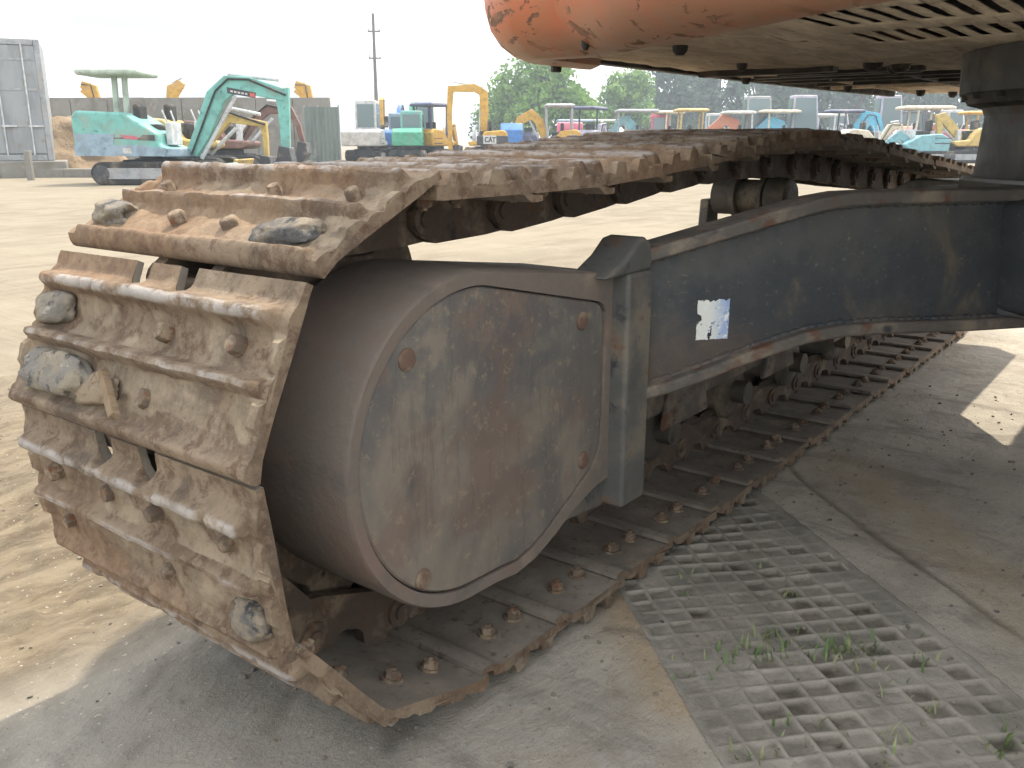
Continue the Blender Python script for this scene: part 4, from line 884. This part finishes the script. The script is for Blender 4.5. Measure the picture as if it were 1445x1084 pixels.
machine('lilac excavator under the broad cream canopy on two posts', 1300, 41, 0, 'lilac', canopy='cream', roof=(-1.1, 1.15, 2.22), posts=(-.45, .55), boom=[(.5, .8), (.9, 1.3), (1.3, 1.4)], arm=[(1.3, 1.45), (1.6, .7)])
machine('turquoise low excavator in front of the broad cream canopy', 1298, 36, 180, 'tealblue', body=[(-.9, .4), (.6, .4), (.8, .7), (.2, 1.05), (-.6, 1.1), (-.95, .9)], boom=[(.4, .8), (.8, 1.05), (1.2, .8)], arm=[(1.2, .8), (1.3, .4)], bw=.3, bucket=False)
machine('yellow excavator with arm bent in an inverted V near the turntable', 1362, 36, 180, 'paleyellow', boom=[(.1, .8), (.6, 1.35), (1.0, 1.75), (1.25, 1.7)], arm=[(1.12, 1.8), (1.05, 1.1), (1.02, .4)], bw=.3)
machine('yellow canopied excavator just left of the grey turntable', 1384, 44, 0, 'yellow', canopy='yellow', roof=(-1.0, .6, 2.1), posts=(-.5,))
for k, (px, d, hd, col, cn, roof_, cab_, lab) in enumerate((
    (705, 54, 0, 'grey', None, None, None, 'grey low machine behind the blue one at the foot of the pale tree'),
    (745, 55, 90, 'navy', 'navy', (-1.1, .4, 2.3), None, 'navy canopied machine far behind the yellow arched boom'),
    (815, 56, 0, 'bluegrey', 'bluegrey', (-1.3, 1.0, 2.0), None, 'blue grey canopied machine under the right edge of the round tree'),
    (862, 56, 0, 'sage', 'sage', (-1.2, .8, 2.0), None, 'pale sage canopied machine between navy and wide grey canopies'),
    (1005, 56, 0, 'white', None, None, 'white', 'white cabbed machine far behind the yellow canopies'),
    (1145, 58, 0, 'bluegrey', 'white', (-1.2, 1.0, 2.3), None, 'blue grey machine with thin white canopy behind the hump of the track'),
    (1180, 57, 0, 'maroon', None, None, 'white', 'dark brown machine with white cab behind the hunched blue boom'),
    (1282, 52, 0, 'navy', None, None, 'dark', 'dark cabbed machine behind the broad cream canopy'),
    (1338, 50, 0, 'white', None, None, 'palegrey', 'pale grey cabbed machine behind the inverted V arm'),
    (1330, 42, 90, 'pink', None, None, None, 'pinkish red machine at the foot of the inverted V arm'),
    (1225, 40, 0, 'cream', None, None, None, 'cream low machine half hidden by the falling line of the track'),
    (1348, 46, 180, 'orange', None, None, None, 'orange excavator low behind the inverted V arm'))):
    machine(lab, px, d, hd, col, canopy=cn, roof=roof_ or (-1, .3, 2.3), cab=cab_, boom=[(.5, .8), (.9, 1.4), (1.3, 1.5)] if k % 3 else None, arm=[(1.3, 1.5), (1.6, .7)] if k % 3 else None)
# concrete wall
wl = empty('concrete_wall', (*yard(262, 30), 0), RZ); tag(wl, 'long grey concrete panel wall behind the teal excavator', 'wall')
W_ = (468 - 55) / 1297 * 30; n_ = 8
for k in range(n_):
    b = MB(); x0 = -W_ / 2 + W_ * k / n_; b.box((x0 + .012, -.1, -.05), (x0 + W_ / n_ - .012, .1, 2.17 + .004 * (k % 3))); b.box((x0 + .012, -.106, 1.08), (x0 + W_ / n_ - .012, -.1, 1.12)); b.build('wall_panel', M['concrete'], wl, .012)
b = MB(); b.box((-W_ / 2, -.06, -.05), (W_ / 2, .06, 2.12)); b.build('backing_wall', M['concrete'], wl)
# hoarding at the end of the wall
hd = empty('hoarding', (*yard(455, 27), 0), RZ); tag(hd, 'green grey sheet hoarding at the right end of the concrete wall', 'hoarding')
b = MB(); pts = []
for k in range(33): pts.append((-.5 + k / 32, .022 * (k % 4 in (1, 2))))
b.prism([(x, y) for x, y in pts] + [(x, y + .012) for x, y in pts[::-1]], .05, 1.78, 2); b.build('sheet', M['hoard'], hd, 0, 0)
for xx in (-.5, -.1, .5): b = MB(); b.tube([(xx, .06, 0), (xx, .06, 1.84)], .025, 8); b.build('post', M['galv'], hd)
# soil heap
b = MB(); bm = bmesh.new(); bmesh.ops.create_icosphere(bm, subdivisions=5, radius=1); vs = []
for v in bm.verts:
    p = v.co; k = 1 + .22 * fbm(p.x * 1.6, p.y * 1.6, p.z * 1.6, 5); z = max(-.05, p.z * k); vs.append((p.x * k * 1.75, p.y * k * 1.5, 1.42 * z ** 1.0 if z > 0 else z))
b.add(vs, [tuple(v.index for v in f.verts) for f in bm.faces]); bm.free()
o = b.build('soil_heap', M['soil'], None, 0, 60); o.location = (*yard(88, 24), -.02); tag(o, 'brown heap of soil between the pale container and the teal excavator', 'soil heap')
b = MB(); b.box((-.9, -.15, -.02), (.9, .15, .20)); o = b.build('concrete_kerb', M['concrete'], None, .02); o.location = (*yard(105, 21.3), 0); o.rotation_euler = (0, 0, RZ); tag(o, 'low concrete kerb block at the foot of the soil heap', 'kerb')
# container on blocks
cx, cy = yard(-12, 20.9); ctn = empty('container', (cx, cy, .38), RZ + R_(25)); tag(ctn, 'tall pale grey steel container with lock rods at the left edge, on concrete blocks', 'container')
b = MB(); b.box((-1.22, .02, 0), (1.22, 2.6, 2.66)); b.build('shell', M['galv'], ctn, .02)
for x0, x1 in ((-1.10, -.01), (.01, 1.10)):
    b = MB(); b.box((x0, -.02, .16), (x1, .018, 2.52)); dr = b.build('door', M['galv'], ctn, .01)
    for zz in (.75, 1.55, 2.2): b = MB(); b.box((x0 + .04, -.032, zz), (x1 - .04, -.021, zz + .05)); b.build('door_rib', paint('grey'), dr)
    for xx in (x0 + .28, x1 - .26):
        b = MB(); b.tube([(xx, -.06, .12), (xx, -.06, 2.56)], .018, 8); b.box((xx - .04, -.07, .75), (xx + .26, -.045, .79)); b.build('lock_rod', paint('palegrey'), dr)
for xx in (-1.22, 1.10): b = MB(); b.box((xx, -.03, 0), (xx + .12, .019, 2.66)); b.build('corner_post', paint('grey'), ctn, .01)
for zz in (0, 2.53): b = MB(); b.box((-1.09, -.028, zz), (1.09, .0185, zz + .13)); b.build('end_beam', paint('grey'), ctn, .01)
for k, (x, lab) in enumerate(((-.72, 'concrete block carrying the left side of the pale container'), (.78, 'concrete block carrying the right side of the pale container'))):
    b = MB(); b.box((-.7, -.25, -.02), (.7, 1.6, .375)); o = b.build('concrete_block', M['concrete'], None, .03); q = Matrix.Rotation(RZ + R_(25), 2) @ Vector((x, 0)); o.location = (cx + q.x, cy + q.y, 0); o.rotation_euler = (0, 0, RZ + R_(25)); tag(o, lab, 'concrete block')
b = MB(); b.box((-.06, -.06, -.02), (.06, .06, .62)); o = b.build('concrete_post', M['concrete'], None, .015); o.location = (*yard(36, 19.6), 0); o.rotation_euler = (0, 0, RZ); tag(o, 'short pale concrete post in front of the container blocks', 'post')
# utility pole
up_ = empty('utility_pole', (*yard(533, 60), 0), RZ); tag(up_, 'thin dark utility pole with short crossarms rising behind the white excavator', 'utility pole')
b = MB(); b.tube([(0, 0, -.1), (0, 0, 8.6)], [.15, .08], 10); b.build('shaft', M['pole'], up_)
for zz in (7.5, 5.9):
    b = MB(); b.box((-.38, -.05, zz), (.42, .05, zz + .09)); ca_ = b.build('crossarm', M['pole'], up_)
    for xx in (-.32, .36): b = MB(); b.lathe([(0, .04), (.05, .06), (.12, .05), (.2, .03)], (xx, 0, zz + .09), 'z', 10); b.build('insulator', paint('palegrey'), ca_)
# trees
def tree(px, d, h_, w_, seed, leafm, label, n=2600, group='trees beyond the yard', leaf=.17, base=.28, squash=1.):
    x, y = yard(px, d); r = empty('tree', (x, y, 0), seed * 1.3); tag(r, label, 'tree', group); q = random.Random(seed)
    b = MB(); b.tube([(0, 0, -.2), (.05, .02, h_ * .25), (-.04, .06, h_ * .5), (.03, 0, h_ * .8)], [.035 * h_, .028 * h_, .018 * h_, .006 * h_], 8)
    blobs = []
    for k in range(20):
        a = q.uniform(0, 6.28); rr = w_ * .5 * q.uniform(.1, .86); z = h_ * q.uniform(base + .08, .88); rr *= 1.1 - .55 * max(0, (z / h_ - .55) / .4)
        c_ = Vector((rr * math.cos(a), rr * math.sin(a), z)); blobs.append((c_, w_ * q.uniform(.11, .27)))
        b.tube([(0, 0, z * .55), tuple(c_ * .6 + Vector((0, 0, z * .25))), tuple(c_)], [.012 * h_, .008 * h_, .003 * h_], 5)
    b.build('trunk', M['bark'], r)
    vs = []; fs = []
    for k in range(n):
        c_, R0 = blobs[k % 20]; dv = Vector((q.gauss(0, 1), q.gauss(0, 1), q.gauss(0, 1))).normalized(); p = c_ + dv * R0 * q.uniform(.35, 1.12) ** .6
        s_ = leaf * q.uniform(.6, 1.5) * (w_ / 6.5) ** .5; nx = (dv + Vector((q.gauss(0, .6), q.gauss(0, .6), q.gauss(0, .6)))).normalized(); a = nx.orthogonal().normalized(); e = nx.cross(a)
        o_ = len(vs); vs += [p + a * s_, p + e * s_ * .7 + nx * s_ * .2, p - a * s_, p - e * s_ * .7 - nx * s_ * .2]; fs.append((o_, o_ + 1, o_ + 2, o_ + 3))
    b = MB(); b.add(vs, fs); me = bpy.data.meshes.new('crown'); me.from_pydata([tuple(v) for v in vs], [], fs); me.materials.append(leafm); link('crown', me, r)
def leafmat(name, a, b_):
    t = NT(name); c = t.mix(t.ramp(t.noise(t.coord('pos'), 1.1, 4, .65), .38, .64), a, b_); m = t.finish(c, .6, 0, spec=.3)
    tr = t.n.new('ShaderNodeBsdfTranslucent'); t.l.new(c, tr.inputs[0]); mxs = t.n.new('ShaderNodeMixShader'); mxs.inputs[0].default_value = .35
    t.l.new(t.b.outputs[0], mxs.inputs[1]); t.l.new(tr.outputs[0], mxs.inputs[2]); t.l.new(mxs.outputs[0], t.out.inputs[0]); return m
LG, LD_ = leafmat('fresh green leaves', (.075, .17, .025), (.19, .32, .055)), leafmat('dark green leaves', (.03, .068, .04), (.065, .115, .06))
tree(768, 75, 7.5, 7.6, 5, LG, 'large round fresh green tree left of the sky gap, below the orange counterweight', 9500, None)
tree(712, 80, 5.6, 5.2, 9, LG, 'smaller pale green tree at the left shoulder of the round tree', 5000, None)
tree(884, 85, 7.0, 6.4, 14, LG, 'grey green tree standing alone between the round tree and the wood', 6000, None)
for k, (px, d_, h_, w__) in enumerate(((738, 72, 3.6, 3.4), (806, 78, 3.9, 3.6), (846, 88, 3.2, 3.6), (915, 88, 4.6, 4.0), (690, 84, 3.4, 3.2))):
    tree(px, d_, h_, w__, 70 + k, LG if k < 2 else LD_, 'low bushy tree filling the gaps behind the machines between the round tree and the wood', 1800, 'low bushy trees behind the machines', .17, .05)
xs_ = [938, 962, 985, 1012, 1040, 1066, 1095, 1124, 1150, 1182, 1210, 1240, 1268, 1300, 1330, 1362, 1395, 1430]
for k, px in enumerate(xs_):
    tree(px, 100 + 9 * (k * 7 % 5) / 2, 9.5 + 1.7 * ((k * 5) % 7) / 3, 5.6 + (k % 3), 30 + k, LD_, 'tall dark blue green tree in the hazy wood behind the parked machines', 3000, 'tall trees of the hazy wood', .24, .08)
# thin smoke drifting behind the pole
b = MB()
for k, (px, z, s_) in enumerate(((560, 3.6, 1.6), (575, 5.2, 1.9), (566, 6.4, 1.4), (585, 3.8, 1.5))):
    x, y = yard(px, 84); rock(b, (x, y, z), (s_, s_, s_ * .9), 50 + k, .3, 3)
t = NT('thin smoke'); t.n.remove(t.b); pv = t.n.new('ShaderNodeVolumePrincipled'); pv.inputs['Density'].default_value = .10; pv.inputs['Color'].default_value = (.45, .45, .44, 1); t.l.new(pv.outputs[0], t.out.inputs['Volume'])
o = b.build('smoke', t.m); o['kind'] = 'stuff'
# hazy air
t = NT('hazy air'); t.n.remove(t.b); pv = t.n.new('ShaderNodeVolumePrincipled'); pv.inputs['Density'].default_value = .0019; pv.inputs['Color'].default_value = (.80, .90, 1, 1); pv.inputs['Anisotropy'].default_value = .3; t.l.new(pv.outputs[0], t.out.inputs['Volume'])
b = MB(); b.box((-340, -340, -1.2), (340, 340, 15)); o = b.build('haze', t.m, None, 0, 0); o['kind'] = 'stuff'
